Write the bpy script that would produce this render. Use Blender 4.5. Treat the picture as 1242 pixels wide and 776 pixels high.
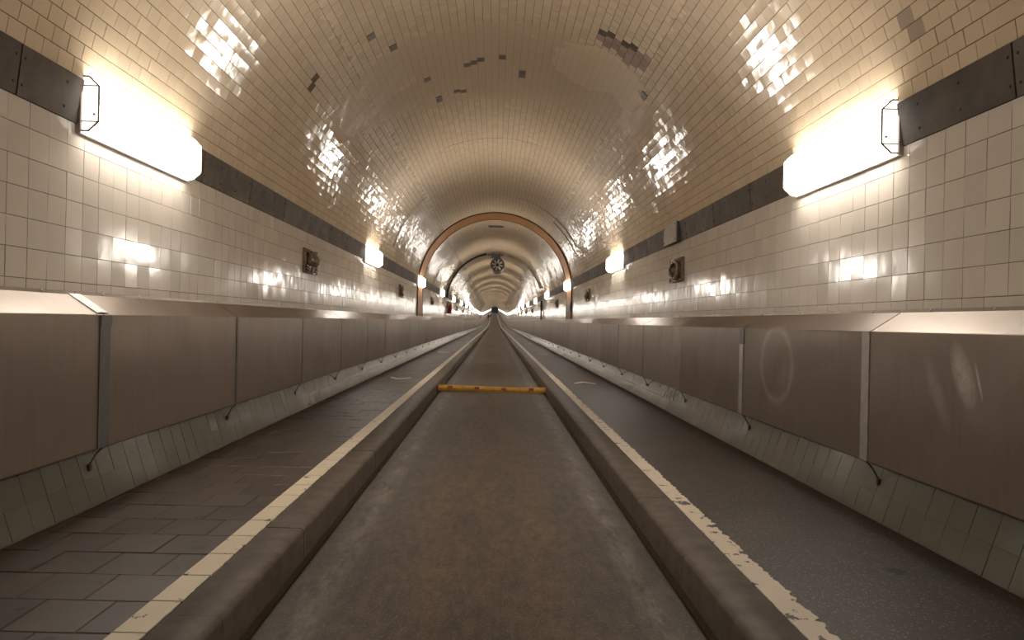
import bpy, bmesh, math, random
import numpy as np
from mathutils import Vector, Matrix

random.seed(7)
rng = np.random.default_rng(7)
scene = bpy.context.scene
for o in list(bpy.data.objects):
    bpy.data.objects.remove(o)
COL = scene.collection

# ------------------------------------------------------------------ camera
F, VPX, VPY, ROLL = 820.0, 600.0, 389.0, math.radians(1.25)
CAM = Vector((0.02, 0.0, 1.18))
cd = bpy.data.cameras.new('camera')
cam = bpy.data.objects.new('camera', cd)
COL.objects.link(cam)
cam.location = CAM
cam.rotation_euler = (Matrix.Rotation(math.pi/2, 3, 'X') @ Matrix.Rotation(ROLL, 3, 'Z')).to_euler()
cd.sensor_width = 36.0
cd.lens = F/1242*36.0
cd.shift_x = (621-VPX)/1242
cd.shift_y = (VPY-388)/1242
cd.clip_start = 0.05
cd.clip_end = 900
scene.camera = cam

# ------------------------------------------------------------------ world, exposure
w = bpy.data.worlds.new('world')
scene.world = w
w.use_nodes = True
w.node_tree.nodes['Background'].inputs[0].default_value = (0.03, 0.026, 0.022, 1)
w.node_tree.nodes['Background'].inputs[1].default_value = 0.3
vs = scene.view_settings
vs.view_transform = 'Standard'
vs.look = 'None'
vs.gamma = 1.0
vs.use_curve_mapping = False
vs.exposure = 1.22
LAMP_COL = (1.0, 0.935, 0.845)
LAMP_STRENGTH = 15.0

# ------------------------------------------------------------------ tunnel dimensions (metres)
R, ZC = 2.30, 2.10            # vault radius, centre height
XW = 2.30                     # upright wall half width
Z_WALK = 0.13
X_FOOT, Z_DADO = 2.12, 0.67
Z_B0, Z_B1 = 2.21, 2.457      # steel band
TH0 = math.asin((Z_B1-ZC)/R)
Y0, Y_T, Y_END = -14.0, 108.0, 426.0   # start, end of single built tiles, far end
XB = 2.11                     # duct front
LAMP_L, LAMP_DY = 3.72, 8.13
X_KERB, X_LINE0, X_LINE1 = 0.905, 1.095, 1.21

def rise(y):
    """the far half of the tunnel climbs gently towards the far bank"""
    s, a, b = 0.0193, 104.0, 126.0
    if y <= a: return 0.0
    if y >= b: return s*(y-(a+b)/2)
    return s*(y-a)**2/(2*(b-a))

def project(p):
    d = Vector(p)-CAM
    u, v = F*d.x/d.y, F*d.z/d.y
    c, s = math.cos(ROLL), math.sin(ROLL)
    return VPX + u*c + v*s, VPY - (-u*s + v*c)

def ray(px, py):
    u, v = px-VPX, VPY-py
    c, s = math.cos(ROLL), math.sin(ROLL)
    return (u*c - v*s)/F, (u*s + v*c)/F      # dx/dy, dz/dy

def on_vault(px, py):
    a, b = ray(px, py)
    # (cx + a y)^2 + (cz - ZC + b y)^2 = R^2
    cz = CAM.z-ZC
    A = a*a+b*b; B = 2*(CAM.x*a+cz*b); C = CAM.x**2+cz*cz-R*R
    y = (-B+math.sqrt(B*B-4*A*C))/(2*A)
    return math.atan2(cz+b*y, CAM.x+a*y), y

def on_floor(px, py, z):
    a, b = ray(px, py)
    y = (z-CAM.z)/b
    return CAM.x+a*y, y

# ------------------------------------------------------------------ materials
def new_mat(name):
    m = bpy.data.materials.new(name)
    m.use_nodes = True
    nt = m.node_tree
    return m, nt, nt.nodes['Principled BSDF']

def N(nt, t, **kw):
    n = nt.nodes.new(t)
    for k, v in kw.items():
        if k.startswith('i_'):
            key = k[2:]
            n.inputs[int(key) if key.isdigit() else key].default_value = v
        else:
            setattr(n, k, v)
    return n

def L(nt, a, b): nt.links.new(a, b)

def mixc(nt, fac, a, b, mode='MIX'):
    n = N(nt, 'ShaderNodeMix', data_type='RGBA', blend_type=mode)
    for sock, val in ((n.inputs[0], fac), (n.inputs[6], a), (n.inputs[7], b)):
        if hasattr(val, 'links') or hasattr(val, 'is_linked'):
            L(nt, val, sock)
        else:
            sock.default_value = val if not isinstance(val, tuple) or len(val) == 4 else (*val, 1)
    return n.outputs[2]

def math_(nt, op, a, b=0.0, clamp=False):
    n = N(nt, 'ShaderNodeMath', operation=op, use_clamp=clamp)
    for i, v in enumerate((a, b)):
        if hasattr(v, 'is_linked'): L(nt, v, n.inputs[i])
        else: n.inputs[i].default_value = v
    return n.outputs[0]

def ramp(nt, fac, stops):
    r = N(nt, 'ShaderNodeValToRGB')
    e = r.color_ramp.elements
    e[0].position, e[0].color = stops[0][0], (*stops[0][1], 1)
    e[1].position, e[1].color = stops[-1][0], (*stops[-1][1], 1)
    for p, c in stops[1:-1]:
        k = e.new(p); k.color = (*c, 1)
    L(nt, fac, r.inputs[0])
    return r.outputs[0]

def world_pos(nt, scale=(1, 1, 1)):
    g = N(nt, 'ShaderNodeNewGeometry')
    mp = N(nt, 'ShaderNodeMapping')
    mp.inputs['Scale'].default_value = scale
    L(nt, g.outputs['Position'], mp.inputs['Vector'])
    return mp.outputs[0]

def noise(nt, vec, scale, detail=3.0, rough=0.55):
    n = N(nt, 'ShaderNodeTexNoise')
    n.inputs['Scale'].default_value = scale
    n.inputs['Detail'].default_value = detail
    n.inputs['Roughness'].default_value = rough
    L(nt, vec, n.inputs['Vector'])
    return n.outputs[0]

def bump(nt, bsdf, height, strength, dist):
    b = N(nt, 'ShaderNodeBump')
    b.inputs['Strength'].default_value = strength
    b.inputs['Distance'].default_value = dist
    L(nt, height, b.inputs['Height'])
    L(nt, b.outputs[0], bsdf.inputs['Normal'])

def tile_mat(name, col, dirt, rough, island, var=0.10, wob=0.5, wobscale=9.0, dirtamt=0.45, soot=0.0):
    m, nt, b = new_mat(name)
    p = world_pos(nt)
    if island:
        rnd = N(nt, 'ShaderNodeNewGeometry').outputs['Random Per Island']
    else:
        rnd = N(nt, 'ShaderNodeObjectInfo').outputs['Random']
    val = math_(nt, 'ADD', math_(nt, 'MULTIPLY', rnd, var), 1-var*0.6)
    cc = N(nt, 'ShaderNodeCombineColor')
    for i in range(3): L(nt, val, cc.inputs[i])
    base = mixc(nt, 1.0, (*col, 1), cc.outputs[0], 'MULTIPLY')
    d = noise(nt, p, 1.1, 6, 0.65)
    df = math_(nt, 'MULTIPLY', math_(nt, 'SUBTRACT', d, 0.47), dirtamt*6, True)
    df = math_(nt, 'MULTIPLY', df, dirtamt)
    base = mixc(nt, df, base, (*dirt, 1))
    L(nt, base, b.inputs['Base Color'])
    rr = math_(nt, 'ADD', math_(nt, 'MULTIPLY', noise(nt, p, 6, 3), 0.12), rough-0.06)
    if soot:      # matt film of soot on the crown
        sx = N(nt, 'ShaderNodeSeparateXYZ'); L(nt, p, sx.inputs[0])
        f = math_(nt, 'MULTIPLY', math_(nt, 'SUBTRACT', sx.outputs[2], 3.45), 1.4, True)
        rr = math_(nt, 'ADD', rr, math_(nt, 'MULTIPLY', f, soot))
        L(nt, math_(nt, 'SUBTRACT', 0.5, math_(nt, 'MULTIPLY', math_(nt, 'MULTIPLY', f, f), 0.46)), b.inputs['Specular IOR Level'])
    L(nt, rr, b.inputs['Roughness'])
    b.inputs['IOR'].default_value = 1.58
    bump(nt, b, noise(nt, p, wobscale, 2, 0.4), wob, 0.012)
    return m

M = {}
M['wall_tile'] = tile_mat('wall_tile', (0.63, 0.565, 0.485), (0.44, 0.35, 0.26), 0.14, False, 0.10, 0.12)
M['wall_tile_i'] = tile_mat('wall_tile_joined', (0.63, 0.565, 0.485), (0.44, 0.35, 0.26), 0.14, True, 0.10, 0.12)
M['vault_tile'] = tile_mat('vault_tile', (0.64, 0.515, 0.365), (0.48, 0.35, 0.225), 0.10, False, 0.12, 0.15, soot=0.34)
M['vault_tile_i'] = tile_mat('vault_tile_joined', (0.64, 0.515, 0.365), (0.48, 0.35, 0.225), 0.10, True, 0.12, 0.15, soot=0.34)
M['dado_tile'] = tile_mat('dado_tile', (0.125, 0.12, 0.093), (0.085, 0.075, 0.055), 0.11, False, 0.12, 0.12)  # grey-white glaze darkened, shade below the duct put into the colour
M['dado_tile_i'] = tile_mat('dado_tile_joined', (0.125, 0.12, 0.093), (0.085, 0.075, 0.055), 0.11, True, 0.12, 0.12)
M['brown_tile'] = tile_mat('bare_brown_tile', (0.33, 0.215, 0.155), (0.24, 0.15, 0.11), 0.45, False, 0.25, 0.2)
M['grey_tile'] = tile_mat('grey_tile', (0.19, 0.15, 0.125), (0.12, 0.09, 0.07), 0.35, False, 0.25, 0.2)
M['plaster'] = tile_mat('repair_plaster', (0.61, 0.485, 0.34), (0.47, 0.345, 0.22), 0.11, False, 0.0, 0.5, 5.0, 0.4, soot=0.34)
def print_joints(m, amount):
    """courses of the tiles below telegraph faintly through the skim coat"""
    nt = m.node_tree; b = nt.nodes['Principled BSDF']
    g = N(nt, 'ShaderNodeNewGeometry'); sx = N(nt, 'ShaderNodeSeparateXYZ'); L(nt, g.outputs['Position'], sx.inputs[0])
    ang = math_(nt, 'ARCTAN2', math_(nt, 'SUBTRACT', sx.outputs[2], ZC), sx.outputs[0])
    row = math_(nt, 'FRACT', math_(nt, 'MULTIPLY', math_(nt, 'SUBTRACT', ang, TH0), 74/(math.pi-2*TH0)))
    d = math_(nt, 'MINIMUM', row, math_(nt, 'SUBTRACT', 1.0, row))
    f = math_(nt, 'SUBTRACT', 1.0, math_(nt, 'MULTIPLY', d, 22.0), True)
    f = math_(nt, 'MULTIPLY', f, math_(nt, 'MULTIPLY', noise(nt, world_pos(nt), 2.3, 3), amount*2.0), True)
    src = b.inputs['Base Color'].links[0].from_socket
    L(nt, mixc(nt, f, src, (0.2, 0.145, 0.095, 1)), b.inputs['Base Color'])
print_joints(M['plaster'], 0.5)
M['mauve_tile'] = tile_mat('mauve_tile', (0.40, 0.315, 0.245), (0.33, 0.25, 0.19), 0.2, False, 0.1, 0.2)
M['plaster_light'] = tile_mat('pale_repair_plaster', (0.68, 0.55, 0.395), (0.57, 0.44, 0.30), 0.2, False, 0.0, 0.5, 8.0, 0.4, soot=0.34)
print_joints(M['plaster_light'], 0.35)
M['seam'] = tile_mat('seam_filler', (0.55, 0.47, 0.36), (0.4, 0.3, 0.2), 0.12, False, 0.0, 0.3)

def plain(name, col, rough=0.5, metal=0.0, nscale=0, namt=0.2, bscale=0, bst=0.3, bd=0.003, stretch=(1, 1, 1), dark=None, ncontrast=1.6):
    m, nt, b = new_mat(name)
    p = world_pos(nt, stretch)
    if nscale:
        f = math_(nt, 'ADD', math_(nt, 'MULTIPLY', math_(nt, 'SUBTRACT', noise(nt, p, nscale, 6, 0.62), 0.5), ncontrast*2), 0.5, True)
        dk = dark or tuple(c*(1-namt*2) for c in col)
        L(nt, mixc(nt, f, (*dk, 1), (*col, 1)), b.inputs['Base Color'])
    else:
        b.inputs['Base Color'].default_value = (*col, 1)
    b.inputs['Roughness'].default_value = rough
    b.inputs['Metallic'].default_value = metal
    if bscale:
        bump(nt, b, noise(nt, p, bscale, 5, 0.6), bst, bd)
    return m

M['grout'] = plain('grout', (0.15, 0.105, 0.07), 0.85, 0, 7, 0.2)
M['far_wall'] = tile_mat('far_wall_glaze', (0.58, 0.53, 0.455), (0.40, 0.33, 0.25), 0.2, False, 0.0, 0.5, 6)
M['far_vault'] = tile_mat('far_vault_glaze', (0.60, 0.485, 0.34), (0.48, 0.35, 0.225), 0.32, False, 0.0, 0.5, 6)
M['steel'] = plain('band_steel', (0.115, 0.085, 0.060), 0.62, 0.0, 5, 0.28, 30, 0.15, 0.002, (1, 1, 1.0), (0.055, 0.042, 0.031))
def vary(m, amt):
    nt = m.node_tree; b = nt.nodes['Principled BSDF']
    v = math_(nt, 'ADD', math_(nt, 'MULTIPLY', N(nt, 'ShaderNodeObjectInfo').outputs['Random'], amt), 1-amt/2)
    cc = N(nt, 'ShaderNodeCombineColor')
    for i in range(3): L(nt, v, cc.inputs[i])
    L(nt, mixc(nt, 1.0, b.inputs['Base Color'].links[0].from_socket, cc.outputs[0], 'MULTIPLY'), b.inputs['Base Color'])
vary(M['steel'], 0.5)
M['bolt'] = plain('bolt_head', (0.07, 0.06, 0.055), 0.5, 0.6)
M['dark'] = plain('dark_rubber', (0.05, 0.045, 0.042), 0.7)
M['cable'] = plain('cable_black', (0.035, 0.03, 0.028), 0.45)
M['arch'] = plain('arch_orange_brown', (0.35, 0.15, 0.036), 0.5, 0.0, 2.2, 0.18, 14, 0.1, 0.002)
M['kerb'] = plain('kerb_granite', (0.125, 0.094, 0.068), 0.62, 0, 9, 0.25, 60, 0.35, 0.003, (1, 1, 1), (0.07, 0.05, 0.034))
M['slab'] = None
M['lampframe'] = plain('lamp_frame', (0.48, 0.44, 0.41), 0.45, 0.5)
M['tape'] = plain('grey_tape', (0.15, 0.14, 0.145), 0.42, 0.1, 30, 0.1, 18, 0.5, 0.006)
M['foil'] = plain('silver_tape', (0.62, 0.60, 0.58), 0.28, 0.8, 20, 0.15, 25, 0.9, 0.01)
M['strip'] = plain('aluminium_strip', (0.52, 0.475, 0.43), 0.45, 0.6, 12, 0.12, 40, 0.15, 0.002)
M['bronze'] = plain('relief_ceramic', (0.33, 0.235, 0.16), 0.2, 0.0, 14, 0.28, 30, 0.3, 0.004)
M['boxgrey'] = plain('grey_box', (0.50, 0.46, 0.41), 0.4, 0.1, 10, 0.1)
M['fan'] = plain('fan_housing', (0.17, 0.155, 0.14), 0.45, 0.4, 8, 0.15)
M['fanblack'] = plain('fan_black', (0.012, 0.011, 0.01), 0.5)
M['fanblade'] = plain('fan_blade', (0.55, 0.5, 0.44), 0.4, 0.3)
M['red'] = plain('extinguisher_red', (0.52, 0.035, 0.02), 0.3)
M['yellow'] = plain('hump_yellow', (0.66, 0.33, 0.035), 0.5, 0, 9, 0.15, 40, 0.2, 0.003)
M['reflector'] = plain('hump_reflector', (0.22, 0.07, 0.025), 0.25)
M['blue'] = plain('gate_blue', (0.06, 0.10, 0.17), 0.5)
M['gateframe'] = plain('gate_frame', (0.10, 0.11, 0.13), 0.5)
M['cloth_dark'] = plain('dark_clothes', (0.03, 0.03, 0.04), 0.85)
M['cloth_blue'] = plain('blue_jeans', (0.05, 0.06, 0.10), 0.85)
M['skin'] = plain('skin', (0.5, 0.32, 0.24), 0.55)
M['hair'] = plain('hair', (0.04, 0.025, 0.015), 0.6)
M['sheet'] = plain('notice_plate', (0.13, 0.12, 0.12), 0.4)

def m_asphalt(name, col, col2, speck, road=False, spots=()):
    m, nt, b = new_mat(name)
    p = world_pos(nt)
    n1 = noise(nt, p, 2.2, 7, 0.7)
    base = ramp(nt, n1, [(0.33, col2), (0.62, col)])
    if road:
        sx = N(nt, 'ShaderNodeSeparateXYZ'); L(nt, p, sx.inputs[0])
        ax = math_(nt, 'ABSOLUTE', sx.outputs[0])
        # dry brown mud spread over the middle of the lane, in streaks along it
        mud = noise(nt, world_pos(nt, (5.0, 0.8, 1)), 1.0, 7, 0.68)
        mudf = math_(nt, 'MULTIPLY', math_(nt, 'SUBTRACT', mud, 0.36), 3.4, True)
        mid = math_(nt, 'SUBTRACT', 1.0, math_(nt, 'MULTIPLY', math_(nt, 'SUBTRACT', ax, 0.30), 2.6, True), True)
        mudf = math_(nt, 'MULTIPLY', mudf, mid, True)
        base = mixc(nt, math_(nt, 'MULTIPLY', mudf, 0.9), base, (0.140, 0.088, 0.048, 1))
        gr = noise(nt, world_pos(nt, (1.6, 0.55, 1)), 13.0, 6, 0.75)
        base = mixc(nt, 0.85, base, ramp(nt, gr, [(0.34, (0.42, 0.42, 0.42)), (0.62, (1.25, 1.22, 1.18))]), 'MULTIPLY')
        # chalky wheel tracks
        d = math_(nt, 'ABSOLUTE', math_(nt, 'SUBTRACT', ax, 0.70))
        tr = math_(nt, 'SUBTRACT', 1.0, math_(nt, 'MULTIPLY', d, 10.0), True)
        tn = noise(nt, world_pos(nt, (5, 1.4, 1)), 2.0, 8, 0.75)
        tf = math_(nt, 'MULTIPLY', math_(nt, 'MULTIPLY', math_(nt, 'SUBTRACT', tn, 0.40), 4.0, True), tr, True)
        base = mixc(nt, math_(nt, 'MULTIPLY', tf, 0.62), base, (0.34, 0.30, 0.25, 1))
        # silt along the gutters
        gf = math_(nt, 'MULTIPLY', math_(nt, 'SUBTRACT', ax, 0.83), 16.0, True)
        base = mixc(nt, math_(nt, 'MULTIPLY', gf, 0.7), base, (0.055, 0.036, 0.022, 1))
    # bright aggregate
    v = N(nt, 'ShaderNodeTexVoronoi'); v.inputs['Scale'].default_value = 105.0
    L(nt, p, v.inputs['Vector'])
    wn = N(nt, 'ShaderNodeSeparateColor'); L(nt, v.outputs['Color'], wn.inputs[0])
    pick = math_(nt, 'GREATER_THAN', wn.outputs[0], 0.80)
    near = math_(nt, 'LESS_THAN', v.outputs['Distance'], 0.38)
    sp = math_(nt, 'MULTIPLY', math_(nt, 'MULTIPLY', pick, near), speck)
    base = mixc(nt, sp, base, (0.42, 0.37, 0.31, 1))
    g = noise(nt, p, 85, 3, 0.7)
    base = mixc(nt, 0.6, base, ramp(nt, g, [(0.35, (0.45, 0.45, 0.45)), (0.65, (1, 1, 1))]), 'MULTIPLY')
    for (x, y, r) in spots:
        dv = N(nt, 'ShaderNodeVectorMath', operation='DISTANCE'); dv.inputs[1].default_value = (x, y, Z_WALK)
        wp = N(nt, 'ShaderNodeVectorMath', operation='ADD')
        L(nt, p, wp.inputs[0]); 
        nn = N(nt, 'ShaderNodeTexNoise'); nn.inputs['Scale'].default_value = 40
        L(nt, p, nn.inputs['Vector'])
        sc = N(nt, 'ShaderNodeVectorMath', operation='SCALE'); sc.inputs['Scale'].default_value = r*0.9
        L(nt, nn.outputs['Color'], sc.inputs[0]); L(nt, sc.outputs[0], wp.inputs[1])
        L(nt, wp.outputs[0], dv.inputs[0])
        f = math_(nt, 'SUBTRACT', 1.0, math_(nt, 'MULTIPLY', math_(nt, 'SUBTRACT', dv.outputs['Value'], r*0.8), 3.0/r, True), True)
        base = mixc(nt, f, base, (0.003, 0.003, 0.003, 1))
    L(nt, base, b.inputs['Base Color'])
    b.inputs['Roughness'].default_value = 0.55
    bump(nt, b, g, 0.55, 0.004)
    return m

spot_xy = on_floor(1088, 692, Z_WALK)
M['road'] = m_asphalt('road_asphalt', (0.088, 0.066, 0.048), (0.048, 0.036, 0.027), 0.22, True)
M['walk_asphalt'] = m_asphalt('walkway_asphalt', (0.060, 0.046, 0.037), (0.039, 0.030, 0.024), 0.45, False,
                              [(spot_xy[0]+0.015, spot_xy[1]+0.015, 0.05)])

def m_slab():
    m, nt, b = new_mat('paving_slab')
    p = world_pos(nt)
    rnd = N(nt, 'ShaderNodeObjectInfo').outputs['Random']
    isl = N(nt, 'ShaderNodeNewGeometry').outputs['Random Per Island']
    r = math_(nt, 'FRACT', math_(nt, 'ADD', rnd, isl))
    n1 = noise(nt, p, 3.5, 6, 0.65)
    base = ramp(nt, n1, [(0.3, (0.050, 0.036, 0.028)), (0.7, (0.083, 0.060, 0.047))])
    v = math_(nt, 'ADD', math_(nt, 'MULTIPLY', r, 0.35), 0.78)
    cc = N(nt, 'ShaderNodeCombineColor')
    for i in range(3): L(nt, v, cc.inputs[i])
    base = mixc(nt, 1.0, base, cc.outputs[0], 'MULTIPLY')
    gum = noise(nt, p, 9.0, 1, 0.3)
    gf = math_(nt, 'MULTIPLY', math_(nt, 'SUBTRACT', gum, 0.735), 40, True)
    base = mixc(nt, math_(nt, 'MULTIPLY', gf, 0.8), base, (0.02, 0.017, 0.015, 1))
    L(nt, base, b.inputs['Base Color'])
    b.inputs['Roughness'].default_value = 0.52
    bump(nt, b, noise(nt, p, 55, 4, 0.6), 0.3, 0.003)
    return m
M['slab'] = m_slab()

def m_paint(name, col, under, chip):
    m, nt, b = new_mat(name)
    p = world_pos(nt)
    n1 = noise(nt, p, 13.0, 5, 0.62)
    f = math_(nt, 'MULTIPLY', math_(nt, 'SUBTRACT', n1, chip), 60, True)
    dirt = noise(nt, p, 5, 5, 0.6)
    c = mixc(nt, dirt, (*tuple(x*0.78 for x in col), 1), (*col, 1))
    L(nt, mixc(nt, f, c, (*under, 1)), b.inputs['Base Color'])
    b.inputs['Roughness'].default_value = 0.55
    bump(nt, b, noise(nt, p, 60, 3), 0.25, 0.002)
    return m
M['paint_l'] = m_paint('white_paint', (0.70, 0.60, 0.44), (0.06, 0.045, 0.035), 0.64)
M['paint_r'] = m_paint('worn_white_paint', (0.66, 0.56, 0.44), (0.05, 0.038, 0.031), 0.60)

def m_alu(name, smudges=()):
    m, nt, b = new_mat(name)
    p = world_pos(nt)
    streak = noise(nt, world_pos(nt, (1, 9, 0.8)), 3.0, 6, 0.7)
    cloud = noise(nt, p, 1.3, 5, 0.6)
    base = mixc(nt, streak, (0.255, 0.208, 0.173, 1), (0.37, 0.308, 0.262, 1))
    base = mixc(nt, math_(nt, 'MULTIPLY', math_(nt, 'SUBTRACT', cloud, 0.42), 2.2, True), base, (0.295, 0.235, 0.19, 1))
    rnd = N(nt, 'ShaderNodeObjectInfo').outputs['Random']
    vv = math_(nt, 'ADD', math_(nt, 'MULTIPLY', rnd, 0.28), 0.86)
    cc = N(nt, 'ShaderNodeCombineColor')
    for i in range(3): L(nt, vv, cc.inputs[i])
    base = mixc(nt, 1.0, base, cc.outputs[0], 'MULTIPLY')
    rough = math_(nt, 'ADD', math_(nt, 'MULTIPLY', cloud, 0.16), 0.29)
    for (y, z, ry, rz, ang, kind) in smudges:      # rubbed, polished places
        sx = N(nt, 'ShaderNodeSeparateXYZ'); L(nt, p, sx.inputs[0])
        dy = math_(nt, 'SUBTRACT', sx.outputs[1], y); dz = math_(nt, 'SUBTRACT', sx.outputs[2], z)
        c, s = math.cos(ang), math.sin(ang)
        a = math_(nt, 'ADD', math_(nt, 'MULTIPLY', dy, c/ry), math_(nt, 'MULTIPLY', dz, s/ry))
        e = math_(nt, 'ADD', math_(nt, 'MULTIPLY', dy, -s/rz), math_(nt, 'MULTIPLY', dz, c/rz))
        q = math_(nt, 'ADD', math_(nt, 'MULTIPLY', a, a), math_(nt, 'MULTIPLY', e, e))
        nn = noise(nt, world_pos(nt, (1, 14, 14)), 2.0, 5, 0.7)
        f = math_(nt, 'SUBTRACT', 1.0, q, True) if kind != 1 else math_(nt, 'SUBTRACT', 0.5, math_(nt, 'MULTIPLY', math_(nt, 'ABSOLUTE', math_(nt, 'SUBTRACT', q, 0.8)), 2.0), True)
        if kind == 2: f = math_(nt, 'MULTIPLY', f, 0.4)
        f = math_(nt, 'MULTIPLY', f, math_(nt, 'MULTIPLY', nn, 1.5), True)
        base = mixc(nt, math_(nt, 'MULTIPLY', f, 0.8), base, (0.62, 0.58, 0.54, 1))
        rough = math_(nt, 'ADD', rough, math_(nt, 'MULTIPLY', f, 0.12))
    # fine scratches
    wv = noise(nt, world_pos(nt, (1, 30, 2.2)), 4.0, 2, 0.5)
    L(nt, base, b.inputs['Base Color'])
    L(nt, rough, b.inputs['Roughness'])
    b.inputs['Metallic'].default_value = 0.78
    h = math_(nt, 'ADD', math_(nt, 'MULTIPLY', noise(nt, p, 2.4, 1, 0.3), 1.0), math_(nt, 'MULTIPLY', wv, 0.012))
    bump(nt, b, h, 0.5, 0.03)
    return m
M['alu'] = m_alu('brushed_aluminium')

def m_emit(name, col, s):
    m, nt, b = new_mat(name)
    b.inputs['Base Color'].default_value = (0.8, 0.8, 0.8, 1)
    b.inputs['Emission Color'].default_value = (*col, 1)
    b.inputs['Emission Strength'].default_value = s
    b.inputs['Roughness'].default_value = 0.4
    return m
M['lampglow'] = m_emit('lamp_diffuser', LAMP_COL, LAMP_STRENGTH)
M['lampend'] = m_emit('lamp_end_cap', LAMP_COL, LAMP_STRENGTH*0.07)

# ------------------------------------------------------------------ object helpers
def mesh(name, verts, faces, mats, smooth=False):
    me = bpy.data.meshes.new(name)
    me.from_pydata([tuple(v) for v in verts] if not isinstance(verts, np.ndarray) else verts.tolist(), [], faces)
    for m in (mats if isinstance(mats, (list, tuple)) else [mats]):
        me.materials.append(M[m])
    if smooth:
        me.polygons.foreach_set('use_smooth', [True]*len(me.polygons))
    me.update()
    return me

def obj(name, me, parent=None, loc=None, kind=None, label=None, cat=None, group=None):
    o = bpy.data.objects.new(name, me)
    COL.objects.link(o)
    if parent is not None: o.parent = parent
    if loc is not None: o.location = loc
    tag(o, label, cat, group, kind)
    return o

def tag(o, label=None, cat=None, group=None, kind=None):
    if label: o['label'] = label
    if cat: o['category'] = cat
    if group: o['group'] = group
    if kind: o['kind'] = kind
    return o

def bm_mesh(name, bm, mat, smooth=False):
    bmesh.ops.recalc_face_normals(bm, faces=bm.faces)
    me = bpy.data.meshes.new(name)
    bm.to_mesh(me); bm.free()
    for m in (mat if isinstance(mat, (list, tuple)) else [mat]):
        me.materials.append(M[m])
    if smooth:
        me.polygons.foreach_set('use_smooth', [True]*len(me.polygons))
    return me

def bm_box(bm, x0, x1, y0, y1, z0, z1, bev=0.0):
    r = bmesh.ops.create_cube(bm, size=1.0, matrix=Matrix.Translation(((x0+x1)/2, (y0+y1)/2, (z0+z1)/2)) @
                              Matrix.Diagonal((abs(x1-x0), abs(y1-y0), abs(z1-z0), 1)))
    if bev:
        es = list({e for v in r['verts'] for e in v.link_edges})
        bmesh.ops.bevel(bm, geom=es, offset=bev, segments=2, affect='EDGES', profile=0.5)

def bm_tube(bm, pts, r, seg=8, caps=True):
    pts = [Vector(p) for p in pts]
    rings = []
    for i, p in enumerate(pts):
        t = (pts[min(i+1, len(pts)-1)]-pts[max(i-1, 0)]).normalized()
        a = t.orthogonal().normalized() if i == 0 else (pa - t*pa.dot(t)).normalized()
        pa = a
        b = t.cross(a)
        rr = r[i] if isinstance(r, (list, tuple)) else r
        rings.append([bm.verts.new(p + (a*math.cos(k*2*math.pi/seg)+b*math.sin(k*2*math.pi/seg))*rr) for k in range(seg)])
    for i in range(len(rings)-1):
        for k in range(seg):
            bm.faces.new((rings[i][k], rings[i][(k+1) % seg], rings[i+1][(k+1) % seg], rings[i+1][k]))
    if caps:
        bm.faces.new(rings[0][::-1]); bm.faces.new(rings[-1])

def sweep(name, prof, ys, mats, kind='structure', parent=None, matfn=None, smooth=False, label=None):
    """extrude an open (x, z) profile along the tunnel"""
    V, Fc = [], []
    n = len(prof)
    for y in ys:
        dz = rise(y)
        V += [(x, y, z+dz) for x, z in prof]
    for i in range(len(ys)-1):
        for k in range(n-1):
            a = i*n+k
            Fc.append((a, a+1, a+n+1, a+n))
    me = mesh(name, V, Fc, mats, smooth)
    if matfn:
        idx = [matfn(0.5*(ys[i]+ys[i+1])) for i in range(len(ys)-1) for k in range(n-1)]
        me.polygons.foreach_set('material_index', idx)
    return obj(name, me, parent, kind=kind, label=label)

YS_FAR = [98, 101, 104, Y_T, 110, 113, 116, 119, 122, 125, 128, 160, 220, 300, Y_END]
YS = [Y0, -2.0, 20.0, 40.0, 62.0, 80.0] + YS_FAR
far = lambda y: 1 if y > Y_T else 0

# ------------------------------------------------------------------ tiles
def tile_verts(c, t, yv, n, hw, hl, d, inset, tilt):
    """frustum corners for tiles: c centre, t / yv tangents, n normal (arrays)"""
    k = len(c)
    a, b = tilt[:, :1], tilt[:, 1:2]
    out = np.zeros((k, 8, 3))
    sg = ((-1, -1), (1, -1), (1, 1), (-1, 1))
    for i, (s, q) in enumerate(sg):
        out[:, i] = c + t*(s*hw) + yv*(q*hl)
        lift = d + a*(s*hw) + b*(q*hl)
        out[:, i+4] = c + t*(s*(hw-inset)) + yv*(q*(hl-inset)) + n*lift
    return out

TF = np.array([(4, 5, 6, 7), (0, 1, 5, 4), (1, 2, 6, 5), (2, 3, 7, 6), (3, 0, 4, 7)])
def joined_tiles(name, parts, mat, parent, outside=False):
    V = np.concatenate([p.reshape(-1, 3) for p in parts])
    k = len(V)//8
    Fc = (TF[None]+(np.arange(k)*8)[:, None, None]).reshape(-1, 4)
    me = bpy.data.meshes.new(name)
    me.vertices.add(len(V)); me.vertices.foreach_set('co', V.ravel())
    me.loops.add(len(Fc)*4); me.loops.foreach_set('vertex_index', Fc.ravel().astype(np.int32))
    me.polygons.add(len(Fc)); me.polygons.foreach_set('loop_start', (np.arange(len(Fc))*4).astype(np.int32))
    me.polygons.foreach_set('loop_total', np.full(len(Fc), 4, dtype=np.int32))
    me.materials.append(M[mat])
    me.update(calc_edges=True)
    me.polygons.foreach_set('use_smooth', [False]*len(Fc))
    me.validate()
    return obj(name, me, parent, kind='stuff')

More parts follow.
